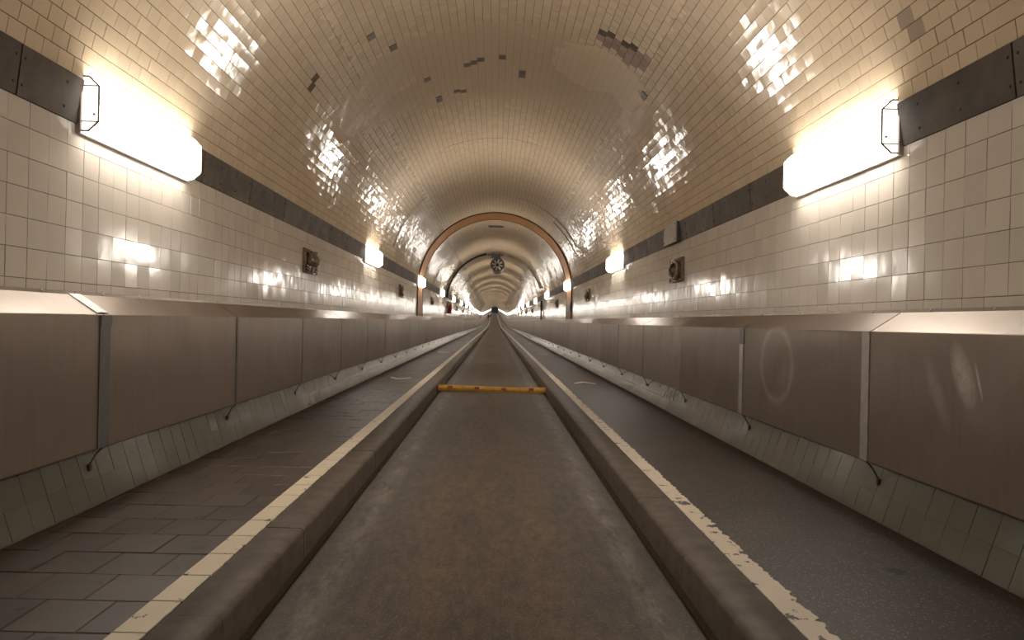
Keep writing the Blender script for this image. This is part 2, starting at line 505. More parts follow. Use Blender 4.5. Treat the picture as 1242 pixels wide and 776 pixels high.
_tile_cache = {}
def tile_mesh(hw, hl, d, inset, mat):
    key = (round(hw, 4), round(hl, 4), mat)
    if key not in _tile_cache:
        v = [(s*hw, q*hl, 0) for s, q in ((-1, -1), (1, -1), (1, 1), (-1, 1))]
        v += [(s*(hw-inset), q*(hl-inset), d) for s, q in ((-1, -1), (1, -1), (1, 1), (-1, 1))]
        _tile_cache[key] = mesh('tile', v, TF.tolist(), mat)
    return _tile_cache[key]

def single_tile(c, t, yv, n, hw, hl, d, inset, tilt, mat, parent, name='tile'):
    o = bpy.data.objects.new(name, tile_mesh(hw, hl, d, inset, mat))
    COL.objects.link(o)
    o.parent = parent
    a, b = tilt
    nn = (Vector(n) - Vector(t)*a - Vector(yv)*b).normalized()
    tt = (Vector(t) - nn*Vector(t).dot(nn)).normalized()
    yy = nn.cross(tt)
    if yy.dot(Vector(yv)) < 0: yy = -yy
    m = Matrix((tt, yy, nn)).transposed().to_4x4()
    m.translation = Vector(c)
    o.matrix_local = m
    return o

# ================================================================== LARGE STRUCTURE
# backing surfaces: 8 mm behind the glazed faces, glazed themselves beyond the single tiles
D = 0.003
def arc(r, a0, a1, n):
    return [(r*math.cos(a0+(a1-a0)*i/n), ZC+r*math.sin(a0+(a1-a0)*i/n)) for i in range(n+1)]

ceiling = sweep('ceiling', arc(R+0.001, TH0, math.pi-TH0, 72), YS, ['grout', 'far_vault'], matfn=far, smooth=True)
walls = {}
for side, s in (('left', -1), ('right', 1)):
    prof = [(s*(XW+0.001), Z_DADO), (s*(XW+0.001), Z_B0)]
    walls[s] = sweep('wall_'+side, prof if s < 0 else prof[::-1], YS, ['grout', 'far_wall'], matfn=far)
dados = {}
for side, s in (('left', -1), ('right', 1)):
    prof = [(s*X_FOOT, Z_WALK-0.02), (s*(XW+0.001), Z_DADO)]
    dados[s] = sweep('baseboard_'+side, prof if s < 0 else prof[::-1], YS, ['grout', 'dado_tile'], matfn=far)

# road with sunken gutters
rp = [(-X_KERB-0.02, -0.022), (-0.865, -0.018), (-0.845, 0.0), (0, 0.006), (0.845, 0.0), (0.865, -0.018), (X_KERB+0.02, -0.022)]
floor = sweep('floor', rp, YS, ['road'])
# walkways: left bed below the slabs (slab texture beyond them), right asphalt
Y_S = 75.0
ysl = sorted(set(YS+[Y_S]))
bed = [(-X_FOOT-0.02, Z_WALK-0.012), (-X_LINE0+0.002, Z_WALK-0.012)]
floor_left = sweep('floor_left', bed, [y for y in ysl if y <= Y_S], ['grout'])
sweep('slab_paving', [(-X_FOOT-0.02, Z_WALK), (-X_LINE0+0.002, Z_WALK)], [y for y in ysl if y >= Y_S], ['slab'], kind='stuff', parent=floor_left)
floor_right = sweep('floor_right', [(X_LINE0-0.002, Z_WALK), (X_FOOT+0.02, Z_WALK)], YS, ['walk_asphalt'])
# end walls
def end_wall(name, y):
    dz = rise(y)
    pts = [(-X_FOOT-0.3, -0.1)] + [(X_FOOT+0.3, -0.1)] + arc(R+0.15, 0.0, math.pi, 24)
    me = mesh(name, [(x, y, z+dz) for x, z in pts] + [(x, y+0.2, z+dz) for x, z in pts],
              [tuple(range(len(pts))), tuple(range(2*len(pts)-1, len(pts)-1, -1))] +
              [(i, (i+1) % len(pts), len(pts)+(i+1) % len(pts), len(pts)+i) for i in range(len(pts))], 'far_wall')
    return obj(name, me, kind='structure')
end_wall('wall_back', Y_END)
end_wall('wall_front', Y0-0.2)

# ------------------------------------------------------------------ wall tiles
TW = 0.148
GAP = 0.0022
rows = [1.252, 1.340] + [1.340+TW*i for i in range(1, 6)] + [Z_B0]
def plane_tiles(parent, s, base_xz, up_xz, nrm_xz, edges, y_start, mat, n_single, singles_y0, tiltsd, skip=None, tw=TW):
    """rows of stacked square tiles on a plane; edges = distances up the plane"""
    parts = []
    ncol = int((Y_T-y_start)/tw)
    ys = y_start + tw*(np.arange(ncol)+0.5)
    t = np.array((up_xz[0], 0, up_xz[1])); n = np.array((nrm_xz[0], 0, nrm_xz[1])); yv = np.array((0, 1.0, 0))
    nrows = len(edges)-1
    cols_single = n_single//nrows
    i0 = int(np.searchsorted(ys, singles_y0))
    for r in range(nrows):
        e0, e1 = edges[r], edges[r+1]
        hw, hl = (e1-e0-GAP)/2, (tw-GAP)/2
        mid = (e0+e1)/2
        c = np.stack([np.full(ncol, base_xz[0]+up_xz[0]*mid), ys + rng.normal(0, 0.0008, ncol),
                      np.full(ncol, base_xz[1]+up_xz[1]*mid)], 1)
        c[:, 2] += np.array([rise(q) for q in c[:, 1]])
        tilt = rng.normal(0, tiltsd, (ncol, 2))
        keep = np.ones(ncol, bool)
        if skip is not None:
            keep &= ~skip(c)
        sing = np.zeros(ncol, bool); sing[i0:i0+cols_single] = True
        j = np.where(keep & ~sing)[0]
        parts.append(tile_verts(c[j], t, yv, n, hw, hl, D, 0.0007, tilt[j]))
        for k in np.where(keep & sing)[0]:
            single_tile(c[k], t, yv, n, hw, hl, D, 0.0007, tilt[k], mat, parent)
    joined_tiles('tiling', parts, mat+'_i', parent)

for s in (-1, 1):
    plane_tiles(walls[s], s, (s*XW, 0), (0, 1), (-s, 0), rows, -1.99 if s < 0 else -2.03, 'wall_tile', 287, 2.55, 0.008)
# dado below the duct leans outwards
du = Vector((XW-X_FOOT, Z_DADO-Z_WALK)); dl = du.length; du /= dl
for s in (-1, 1):
    up = (s*du.x, du.y); nr = (-s*du.y, du.x)
    plane_tiles(dados[s], s, (s*X_FOOT, Z_WALK), up, nr, [0.004, 0.146, 0.294, 0.442, 0.59], -2.0, 'dado_tile', 296, 2.3, 0.006)

# ------------------------------------------------------------------ vault tiles
VL = 0.122
th_span = math.pi-2*TH0
NR = 74
rowh = R*th_span/NR
def poly_in(px, py, poly):
    ins = False
    j = len(poly)-1
    for i in range(len(poly)):
        if ((poly[i][1] > py) != (poly[j][1] > py)) and \
           (px < (poly[j][0]-poly[i][0])*(py-poly[i][1])/(poly[j][1]-poly[i][1])+poly[i][0]):
            ins = not ins
        j = i
    return ins

def vault_poly(pts):           # photo outline -> (arc length, y) on the vault
    out = []
    for p in pts:
        a, y = on_vault(*p); out.append((a*R, y))
    return out
brown_poly = vault_poly([(727, 41), (745, 44), (768, 55), (789, 68), (787, 88), (768, 82), (748, 64), (728, 52)])
dark_px = [(732, 41), (738, 44), (756, 52), (773, 59), (379, 104), (384, 97)]
brown_px = [(656, 52), (664, 54), (672, 51)]
mauve_px = [(1100, 32), (1112, 42), (1121, 36)]
grey_px = [(521, 93), (516, 96), (535, 117), (531, 124), (558, 110), (564, 108), (568, 76), (576, 77), (582, 74),
           (606, 70), (634, 86), (636, 90), (448, 44), (472, 56), (745, 72), (748, 75), (776, 110), (781, 117), (776, 116)]
vt = []          # (row, c, t, n, tilt, theta, y)
parts, cand = [], []
for r in range(NR):
    a = TH0 + (r+0.5)*th_span/NR
    n = np.array((-math.cos(a), 0, -math.sin(a))); t = np.array((-math.sin(a), 0, math.cos(a)))
    y = np.arange(-2.0 + (VL/2 if r % 2 else 0), Y_T, VL) + rng.normal(0, 0.004)
    y = y + rng.normal(0, 0.001, len(y))
    c = np.stack([np.full(len(y), R*math.cos(a)), y, np.full(len(y), ZC+R*math.sin(a))], 1)
    c[:, 2] += np.array([rise(q) for q in y])
    tilt = rng.normal(0, 0.0095, (len(y), 2))
    fade = np.clip((y-9.0)/8.0, 0, 1)
    tilt[:, 1] += fade*0.006*(np.sin(y*2*np.pi/1.9+a)+np.sin(y*2*np.pi/3.1+1.3*a+1)+np.sin(y*2*np.pi/4.7+2))
    vt.append((a, c, t, n, tilt))
    for k in range(len(y)):
        if 2.2 < y[k] < 9.5:
            px, py = project(c[k])
            if -15 < px < 1257 and -15 < py < 776:
                d = Vector(c[k])-CAM
                cand.append((abs(d.normalized().dot(Vector(n)))/d.length_squared, r, k, px, py))
special = {}
for kind, lst in (('hole', dark_px), ('brown_tile', brown_px), ('grey_tile', grey_px), ('mauve_tile', mauve_px)):
    for q in lst:
        b = min(cand, key=lambda z: (z[3]-q[0])**2+(z[4]-q[1])**2)
        special[(b[1], b[2])] = kind
for z in cand:
    a, c = vt[z[1]][0], vt[z[1]][1][z[2]]
    if (z[1], z[2]) not in special and poly_in(a*R, c[1], brown_poly):
        special[(z[1], z[2])] = 'brown_tile'
nsp = sum(1 for v in special.values() if v != 'hole')
cand.sort(reverse=True)
singles = set()
for z in cand:
    if len(singles) >= 298-nsp: break
    if (z[1], z[2]) not in special: singles.add((z[1], z[2]))
yv = np.array((0, 1.0, 0))
VG, VGR = 0.0016, 0.0038
for r in range(NR):
    a, c, t, n, tilt = vt[r]
    hw, hl = (rowh-VGR)/2, (VL-VG)/2
    keep = np.ones(len(c), bool)
    for k in range(len(c)):
        if c[k][1] > 10: break
        key = (r, k)
        if key in special or key in singles:
            keep[k] = False
            kd = special.get(key, 'vault_tile')
            if kd == 'hole': continue
            dd = {'vault_tile': D, 'grey_tile': 0.0095}.get(kd, D*0.6)
            single_tile(c[k], t, yv, n, hw, hl, dd, 0.0007, tilt[k], kd, ceiling)
    j = np.where(keep)[0]
    parts.append(tile_verts(c[j], t, yv, n, hw, hl, D, 0.0007, tilt[j]))
joined_tiles('tiling', parts, 'vault_tile_i', ceiling)

# ------------------------------------------------------------------ repair plaster on the vault
def smooth_noise(seed, nfreq=6):
    r = np.random.default_rng(seed)
    ks = [(r.uniform(0.6, 5.5), r.uniform(0.6, 5.5), r.uniform(0, 6.28), r.uniform(0, 6.28)) for _ in range(nfreq)]
    return lambda s, y: sum(math.sin(a*s*1.7+p)*math.sin(b*y*1.7+q) for a, b, p, q in ks)/math.sqrt(nfreq)

def plaster(name, poly, step, h, amp, mat, seed, label):
    nz, ez = smooth_noise(seed), smooth_noise(seed+50, 8)
    s0, s1 = min(p[0] for p in poly), max(p[0] for p in poly)
    y0, y1 = min(p[1] for p in poly), max(p[1] for p in poly)
    ns, ny = int((s1-s0)/step)+3, int((y1-y0)/step)+3
    ins = np.zeros((ns, ny), bool)
    for i in range(ns):
        for j in range(ny):
            s, y = s0+(i-1)*step, y0+(j-1)*step
            ins[i, j] = poly_in(s+0.05*ez(s*2.5, y*2.5), y+0.05*ez(y*2.5+9, s*2.5), poly)
    dist = ins.astype(float)
    cur = ins.copy()
    for q in range(4):
        p = np.pad(cur, 1)
        cur = cur & p[:-2, 1:-1] & p[2:, 1:-1] & p[1:-1, :-2] & p[1:-1, 2:]
        dist += cur
    V, idx, Fc = [], {}, []
    for i in range(ns):
        for j in range(ny):
            if ins[i, j]:
                s, y = s0+(i-1)*step, y0+(j-1)*step
                e = min(dist[i, j]-1, 3)/3.0
                hh = 0.0025 + e*h + e*amp*nz(s, y)
                rr = R-hh
                idx[i, j] = len(V)
                V.append((rr*math.cos(s/R), y, ZC+rr*math.sin(s/R)))
    for i in range(ns-1):
        for j in range(ny-1):
            ks = [(i, j), (i+1, j), (i+1, j+1), (i, j+1)]
            if all(k in idx for k in ks): Fc.append(tuple(idx[k] for k in ks))
    me = mesh(name, V, Fc, mat, True)
    return obj(name, me, ceiling, label=label)

pi = math.pi
ring = [(a*R, y) for a, y in ((0.62, 8.1), (0.72, 7.5), (0.95, 7.65), (1.2, 7.3), (1.5, 7.2), (1.8, 7.35), (2.05, 7.2), (2.3, 7.45),
                              (2.52, 7.55), (2.6, 8.2), (2.48, 8.9), (2.2, 9.3), (1.9, 9.7), (1.55, 9.9), (1.2, 9.6), (0.9, 9.0), (0.7, 8.8))]
plaster('plaster_patch', ring, 0.035, 0.0025, 0.0022, 'plaster', 3, 'smooth glossy repair plaster across the vault')
oval = vault_poly([(667, 66), (674, 55), (695, 52), (716, 54), (742, 64), (757, 76), (772, 88), (786, 108), (782, 128), (772, 142),
                   (762, 137), (742, 115), (718, 110), (694, 100), (675, 86)])
plaster('plaster_patch', oval, 0.02, 0.009, 0.0005, 'plaster_light', 8, 'pale oval repair plaster beside bare brown tiles')

# raised seams around the vault
def seam(y, a0, a1, wdt, h, mat='seam', name='vault_seam', dy=0.0):
    V, Fc = [], []
    n = 40
    for i in range(n+1):
        a = a0+(a1-a0)*i/n
        yy = y + dy*math.sin(i*0.7)*0.02
        for (q, hh) in ((-wdt/2, 0.004), (-wdt/5, h), (wdt/5, h), (wdt/2, 0.004)):
            V.append(((R-hh)*math.cos(a), yy+q, ZC+(R-hh)*math.sin(a)))
    for i in range(n):
        for k in range(3):
            b = i*4+k
            Fc.append((b, b+1, b+5, b+4))
    return obj(name, mesh(name, V, Fc, mat, True), ceiling)
seam(17.25, 0.45, 1.35, 0.05, 0.022)
seam(17.9, 0.4, 0.85, 0.05, 0.02)
seam(14.6, pi-0.85, pi-0.28, 0.05, 0.022, dy=1)
seam(11.9, 1.25, 2.0, 0.012, 0.006, 'grout')

# ------------------------------------------------------------------ steel band of bolted plates
def band_pt(s, f, off):        # f 0..1 up the band, off = proud of the wall
    x0, x1 = XW, R*math.cos(TH0)
    x, z = x0+(x1-x0)*f, Z_B0+(Z_B1-Z_B0)*f
    nx, nz = -(Z_B1-Z_B0), (x1-x0)
    l = math.hypot(nx, nz)
    return s*(x+nx/l*off), z+nz/l*off

def plate_mesh(s, ln):
    bm = bmesh.new()
    prof = [(0.008, -0.004), (0.008, 0.010), (0.992, 0.010), (0.992, -0.004)]
    vs = []
    for y in (0.005, ln-0.005):
        vs.append([bm.verts.new((band_pt(s, f, o)[0], y, band_pt(s, f, o)[1])) for f, o in prof])
    for i in range(4):
        bm.faces.new((vs[0][i], vs[0][(i+1) % 4], vs[1][(i+1) % 4], vs[1][i]))
    bm.faces.new(vs[0]); bm.faces.new(vs[1][::-1])
    return bm_mesh('band_plate', bm, 'steel')

bolt_me = {}
for s in (-1, 1):
    bm = bmesh.new()
    bmesh.ops.create_cone(bm, cap_ends=True, segments=8, radius1=0.0085, radius2=0.006, depth=0.006,
                          matrix=Matrix.Rotation(-s*math.pi/2, 4, 'Y'))
    bolt_me[s] = bm_mesh('bolt', bm, 'bolt')
for i, (s, y00) in enumerate(((-1, 3.23), (1, 2.97))):
    prof = [band_pt(s, 0, 0), band_pt(s, 1, 0)]
    tr = sweep('trim_%d' % (i+1), prof if s < 0 else prof[::-1], YS, ['dark', 'steel'], matfn=far)
    pm = plate_mesh(s, 1.02)
    for k in range(-5, 58):
        y = y00+1.02*k
        p = obj('band_plate', pm, tr, (0, y, 0))
        if 1 < y < 12:
            for f in (0.24, 0.76):
                for q in range(4):
                    x, z = band_pt(s, f, 0.012)
                    obj('bolt', bolt_me[s], p, (x, 0.03+0.32*q-(0.0 if q < 3 else 0.0), z))

# ------------------------------------------------------------------ kerb stones
def kerb_mesh(s, ln):
    prof = [(X_LINE0-0.001, -0.05), (X_LINE0-0.001, Z_WALK)]
    r = 0.024
    for q in range(7):
        a = math.pi/2*q/6
        prof.append((X_KERB+r-r*math.sin(a), Z_WALK-r+r*math.cos(a)))
    prof.append((X_KERB-0.006, -0.05))
    V, Fc = [], []
    n = len(prof)
    for y, ins in ((0.0, 0.0), (ln*0.25, 0.0), (ln*0.5, 0.0), (ln*0.75, 0.0), (ln, 0.0)):
        V += [(s*(x+(ins if x < X_LINE0-0.01 else 0)), y, z-(ins if z > 0 else 0)) for x, z in prof]
    for i in range(4):
        for k in range(n-1):
            a = i*n+k
            Fc.append((a, a+1, a+n+1, a+n) if s > 0 else (a, a+n, a+n+1, a+1))
    V += V[:n] + V[4*n:5*n]
    Fc.append(tuple(range(6*n-1, 5*n-1, -1)) if s > 0 else tuple(range(5*n, 6*n)))
    Fc.append(tuple(range(6*n, 7*n)) if s > 0 else tuple(range(7*n-1, 6*n-1, -1)))
    me = mesh('kerb_stone', V, Fc, 'kerb')
    me.polygons.foreach_set('use_smooth', [len(p.vertices) == 4 for p in me.polygons])
    return me
for i, (s, y00) in enumerate(((-1, 2.36), (1, 2.1))):
    kp = [(s*X_LINE0, Z_WALK-0.01), (s*(X_KERB+0.01), Z_WALK-0.01), (s*X_KERB+s*0.01, -0.05)]
    tr = sweep('trim_%d' % (i+3), kp, YS, ['kerb'])
    km = kerb_mesh(s, 0.997)
    for k in range(-5, 70):
        y = y00+1.0*k
        o = obj('kerb_stone', km, tr, (random.uniform(-0.0012, 0.0012), y, random.uniform(-0.0012, 0.0012)))
    # the long far stretch, stones not told apart
    fp = [(s*X_LINE0, Z_WALK), (s*X_KERB, Z_WALK), (s*X_KERB, -0.05)]
    sweep('kerb_run', fp, [y for y in ([y00+70.0]+YS) if y >= y00+70.0], ['kerb'], kind='stuff', parent=tr)

# ------------------------------------------------------------------ paving slabs of the left walkway
SL = 0.25
slab_cache = {}
def slab_mesh(wd, ln):
    k = (round(wd, 3), round(ln, 3))
    if k not in slab_cache:
        bm = bmesh.new()
        g = 0.0014
        top, b = 0.0, -0.03
        v = [bm.verts.new(p) for p in ((g, g, b), (wd-g, g, b), (wd-g, ln-g, b), (g, ln-g, b))]
        v += [bm.verts.new(p) for p in ((g, g, -0.003), (wd-g, g, -0.003), (wd-g, ln-g, -0.003), (g, ln-g, -0.003))]
        e = g+0.003
        v += [bm.verts.new(p) for p in ((e, e, top), (wd-e, e, top), (wd-e, ln-e, top), (e, ln-e, top))]
        for lo, hi in ((0, 4), (4, 8)):
            for i in range(4):
                bm.faces.new((v[lo+i], v[lo+(i+1) % 4], v[hi+(i+1) % 4], v[hi+i]))
        bm.faces.new(v[8:12])
        slab_cache[k] = bm_mesh('paving_slab', bm, 'slab')
    return slab_cache[k]
xin, xout = -X_LINE0+0.001, -X_FOOT
y_first = 2.215-SL*16
rowi = 0
slab_n = 0
far_slabs = []
y = y_first
while y < Y_S-0.1:
    j0 = -X_LINE1 if rowi % 2 else -X_LINE1-SL/2
    edges = [xin, j0]
    while edges[-1]-SL > xout+0.02: edges.append(edges[-1]-SL)
    edges.append(xout-0.005)
    for a, b in zip(edges[:-1], edges[1:]):
        wd = a-b
        dz = random.uniform(-0.0016, 0.0012)
        if 1.7 < y and slab_n < 299:
            o = obj('paving_slab', slab_mesh(wd, SL), floor_left, (b, y, Z_WALK+dz))
            o.rotation_euler = (random.gauss(0, 0.004), random.gauss(0, 0.004), 0)
            slab_n += 1
        else:
            far_slabs.append((b, y, wd, dz))
    y += SL; rowi += 1
V, Fc = [], []
for (x, yy, wd, dz) in far_slabs:
    b = len(V); g = 0.0022; e = g+0.003
    V += [(x+g, yy+g, Z_WALK-0.012), (x+wd-g, yy+g, Z_WALK-0.012), (x+wd-g, yy+SL-g, Z_WALK-0.012), (x+g, yy+SL-g, Z_WALK-0.012),
          (x+e, yy+e, Z_WALK+dz), (x+wd-e, yy+e, Z_WALK+dz), (x+wd-e, yy+SL-e, Z_WALK+dz), (x+e, yy+SL-e, Z_WALK+dz)]
    Fc += [tuple(int(q)+b for q in f) for f in TF]
obj('slab_paving', mesh('slab_paving', V, Fc, 'slab'), floor_left, kind='stuff')

# ------------------------------------------------------------------ painted lines
def flat_poly(name, pts, z, th, mat, parent, label=None, loc=(0, 0, 0)):
    n = len(pts)
    V = [(x, yy, z+th) for x, yy in pts] + [(x, yy, z-0.004) for x, yy in pts]
    Fc = [tuple(range(n))] + [(i, n+i, n+(i+1) % n, (i+1) % n) for i in range(n)]
    bm = bmesh.new()
    vs_ = [bm.verts.new(v) for v in V]
    for f in Fc: bm.faces.new([vs_[i] for i in f])
    bmesh.ops.recalc_face_normals(bm, faces=bm.faces)
    if n > 8: bmesh.ops.triangulate(bm, faces=[f for f in bm.faces if len(f.verts) > 4])
    return obj(name, bm_mesh(name, bm, mat), parent, loc, label=label)
PT = 0.0035
line_l_label = 'white painted line piece along the slab walkway edge'
seg_me = []
for q in range(8):
    bm = bmesh.new()
    pts = []
    for i in range(7):
        pts.append((-X_LINE1+random.uniform(-0.001, 0.001), 0.004+(SL-0.008)*i/6))
    for i in range(11):
        pts.append((-X_LINE0-0.002+random.uniform(-0.004, 0.0), SL-0.004-(SL-0.008)*i/10))
    vs_ = [bm.verts.new((x, yy, PT)) for x, yy in pts]
    bm.faces.new(vs_)
    r_ = bmesh.ops.extrude_face_region(bm, geom=bm.faces[:])
    bmesh.ops.translate(bm, vec=(0, 0, -0.005), verts=[v for v in r_['geom'] if isinstance(v, bmesh.types.BMVert)])
    bmesh.ops.triangulate(bm, faces=[f for f in bm.faces if len(f.verts) > 4])
    seg_me.append(bm_mesh('line_piece', bm, 'paint_l'))
y = y_first+SL*8
k = 0
while y < Y_S-0.1:
    obj('line_piece', seg_me[k % 8], floor_left, (0, y, Z_WALK), label=line_l_label)
    y += SL; k += 1
sweep('line_run', [(-X_LINE1, Z_WALK+PT), (-X_LINE0, Z_WALK+PT)], [yy for yy in ysl if yy >= Y_S], ['paint_l'], kind=None, parent=floor_left,
      label='far stretch of the white line beside the slab walkway')
# right line: one ragged strip on the asphalt
V, Fc = [], []
yy = -1.0
rows_ = []
while yy < 40:
    rag = 0.006 if yy < 16 else 0.003
    rows_.append((yy, X_LINE0+0.003+random.uniform(-0.001, 0.001), X_LINE1-0.008+random.gauss(0, rag)))
    yy += 0.02 if yy < 12 else 0.15
rows_ += [(q, X_LINE0+0.003, X_LINE1-0.006) for q in YS if q >= 40]
for (yy, a, b) in rows_:
    dz = rise(yy)
    V += [(a, yy, Z_WALK+PT+dz), (b, yy, Z_WALK+PT+dz), (b, yy, Z_WALK-0.003+dz), (a, yy, Z_WALK-0.003+dz)]
for i in range(len(rows_)-1):
    for q in range(4):
        a = i*4+q; b = i*4+(q+1) % 4
        Fc.append((a, b, b+4, a+4))
obj('line_marking', mesh('line_marking', V, Fc, 'paint_r'), floor_right, label='worn white line with ragged edge along the asphalt walkway')
# chevrons
for k in range(0, 14):
    yc = 1.86+10.02*k
    dz = rise(yc)
    for s, par in ((-1, floor_left), (1, floor_right)):
        xc = -1.64 if s < 0 else 1.60
        hw, ln, th = 0.18, 0.30, 0.13
        d = -s          # left points towards the viewer's start, right points ahead
        d = -1 if s < 0 else 1
        pts = [(xc-hw, yc-d*ln/2), (xc, yc+d*ln/2), (xc+hw, yc-d*ln/2), (xc+hw, yc-d*(ln/2+th)), (xc, yc+d*(ln/2-th)), (xc-hw, yc-d*(ln/2+th))]
        flat_poly('chevron_marking', pts, Z_WALK+dz, 0.004, 'paint_l' if s < 0 else 'paint_r', par,
                  'white chevron painted on the slab walkway' if s < 0 else 'white chevron painted on the asphalt walkway')

# ------------------------------------------------------------------ orange-brown arch lining
Y_A0, Y_A1 = 20.02, 21.36
H_A = 0.022
for q in range(1):
    tr = None
    pa = [(XW-H_A, 1.28), (XW-H_A, ZC)] + [( (R-H_A)*math.cos(a), ZC+(R-H_A)*math.sin(a)) for a in np.linspace(0.02, pi-0.02, 60)] + [(-XW+H_A, ZC), (-XW+H_A, 1.28)]
    pb = [(XW+0.005, 1.28), (XW+0.005, ZC)] + [((R+0.005)*math.cos(a), ZC+(R+0.005)*math.sin(a)) for a in np.linspace(0.02, pi-0.02, 60)] + [(-XW-0.005, ZC), (-XW-0.005, 1.28)]
    n = len(pa)
    V = [(x, Y_A0, z) for x, z in pa] + [(x, Y_A1, z) for x, z in pa] + [(x, Y_A0-0.003, z) for x, z in pb] + [(x, Y_A1+0.003, z) for x, z in pb]
    Fc = []
    for i in range(n-1):
        Fc += [(i, i+1, n+i+1, n+i), (2*n+i, 2*n+i+1, i+1, i), (n+i, n+i+1, 3*n+i+1, 3*n+i)]
    arch = obj('trim_5', mesh('trim_5', V, Fc, 'arch'), kind='structure', label='orange-brown arch lining the tunnel')
    # dark tubes stand in for the step shadow along both rims
    for yy in (Y_A0-0.012, Y_A1+0.012):
        bm = bmesh.new()
        bm_tube(bm, [(x*0.998, yy, z) for x, z in pa], 0.012, 6)
        obj('rim_shadow', bm_mesh('rim_shadow', bm, 'dark'), arch)

# ================================================================== THINGS
def empty(name, loc, label, cat, group=None):
    o = bpy.data.objects.new(name, None)
    o.empty_display_size = 0.1
    COL.objects.link(o)
    o.location = loc
    tag(o, label, cat, group)
    return o

# ------------------------------------------------------------------ aluminium ducts
PL = 1.91
def panel_mesh(s, ln, mat, nsub=1):
    g = 0.007
    prof = [(XW-0.018, 1.292), (XW-0.020, 1.274), (XB+0.012, 1.171), (XB+0.004, 1.167), (XB, 1.158), (XB, 0.447), (XB+0.003, 0.44), (XB+0.045, 0.44)]
    inner = [(XW-0.015, 1.292), (XW-0.017, 1.271), (XB+0.013, 1.167), (XB+0.007, 1.163), (XB+0.004, 1.156), (XB+0.004, 0.449), (XB+0.006, 0.444), (XB+0.045, 0.444)]
    loop = prof+inner[::-1]
    n = len(loop)
    V = [(s*x, yy, z) for yy in (g, ln-g) for x, z in loop]
    bm = bmesh.new()
    vs_ = [bm.verts.new(v) for v in V]
    for i in range(n):
        bm.faces.new((vs_[i], vs_[(i+1) % n], vs_[n+(i+1) % n], vs_[n+i]))
    m = len(prof)
    for e in (0, n):
        for i in range(m-1):
            bm.faces.new((vs_[e+i], vs_[e+i+1], vs_[e+n-2-i], vs_[e+n-1-i]))
    return bm_mesh('panel', bm, mat)

def wrap_strip(name, s, wd, off, mat, top=True, z_lo=0.445, front=True):
    """strip folded over a duct joint"""
    prof = []
    if top: prof += [(XW-0.02, 1.272+off), (XB+0.012, 1.171+off)]
    if front: prof += [(XB-off, 1.163), (XB-off, z_lo)]
    V = [(s*x, yy, z) for yy in (-wd/2, wd/2) for x, z in prof]
    n = len(prof)
    inn = [(x+(off+0.001 if i >= (2 if top else 0) else 0.0), z-(off+0.001 if (top and i < 2) else 0)) for i, (x, z) in enumerate(prof)]
    V += [(s*x, yy, z) for yy in (-wd/2, wd/2) for x, z in inn]
    Fc = [(i, i+1, n+i+1, n+i) for i in range(n-1)]
    Fc += [(i, i+1, 2*n+i+1, 2*n+i) for i in range(n-1)] + [(n+i, n+i+1, 3*n+i+1, 3*n+i) for i in range(n-1)]
    bm = bmesh.new()
    vs_ = [bm.verts.new(v) for v in V]
    for f in Fc: bm.faces.new([vs_[i] for i in f])
    return bm_mesh(name, bm, mat)

def bracket_mesh(s):
    bm = bmesh.new()
    zf = 0.335
    xf = X_FOOT+(XW-X_FOOT)*(zf-Z_WALK)/(Z_DADO-Z_WALK)
    bm_tube(bm, [(s*(XB+0.015), 0.03, 0.436), (s*(XB+0.04), 0.022, 0.405), (s*(xf-0.012), 0.0, zf+0.01)], 0.005, 6)
    bm_box(bm, s*(xf-0.022), s*(xf-0.003), -0.010, 0.010, zf-0.022, zf+0.012)
    bm_tube(bm, [(s*(XB+0.03), 0.0, 0.437), (s*(XB+0.16), 0.0, 0.437)], 0.012, 6)
    return bm_mesh('bracket', bm, 'dark')

def screw_mesh(s):
    bm = bmesh.new()
    bmesh.ops.create_icosphere(bm, subdivisions=1, radius=0.009)
    return bm_mesh('screw', bm, 'strip')

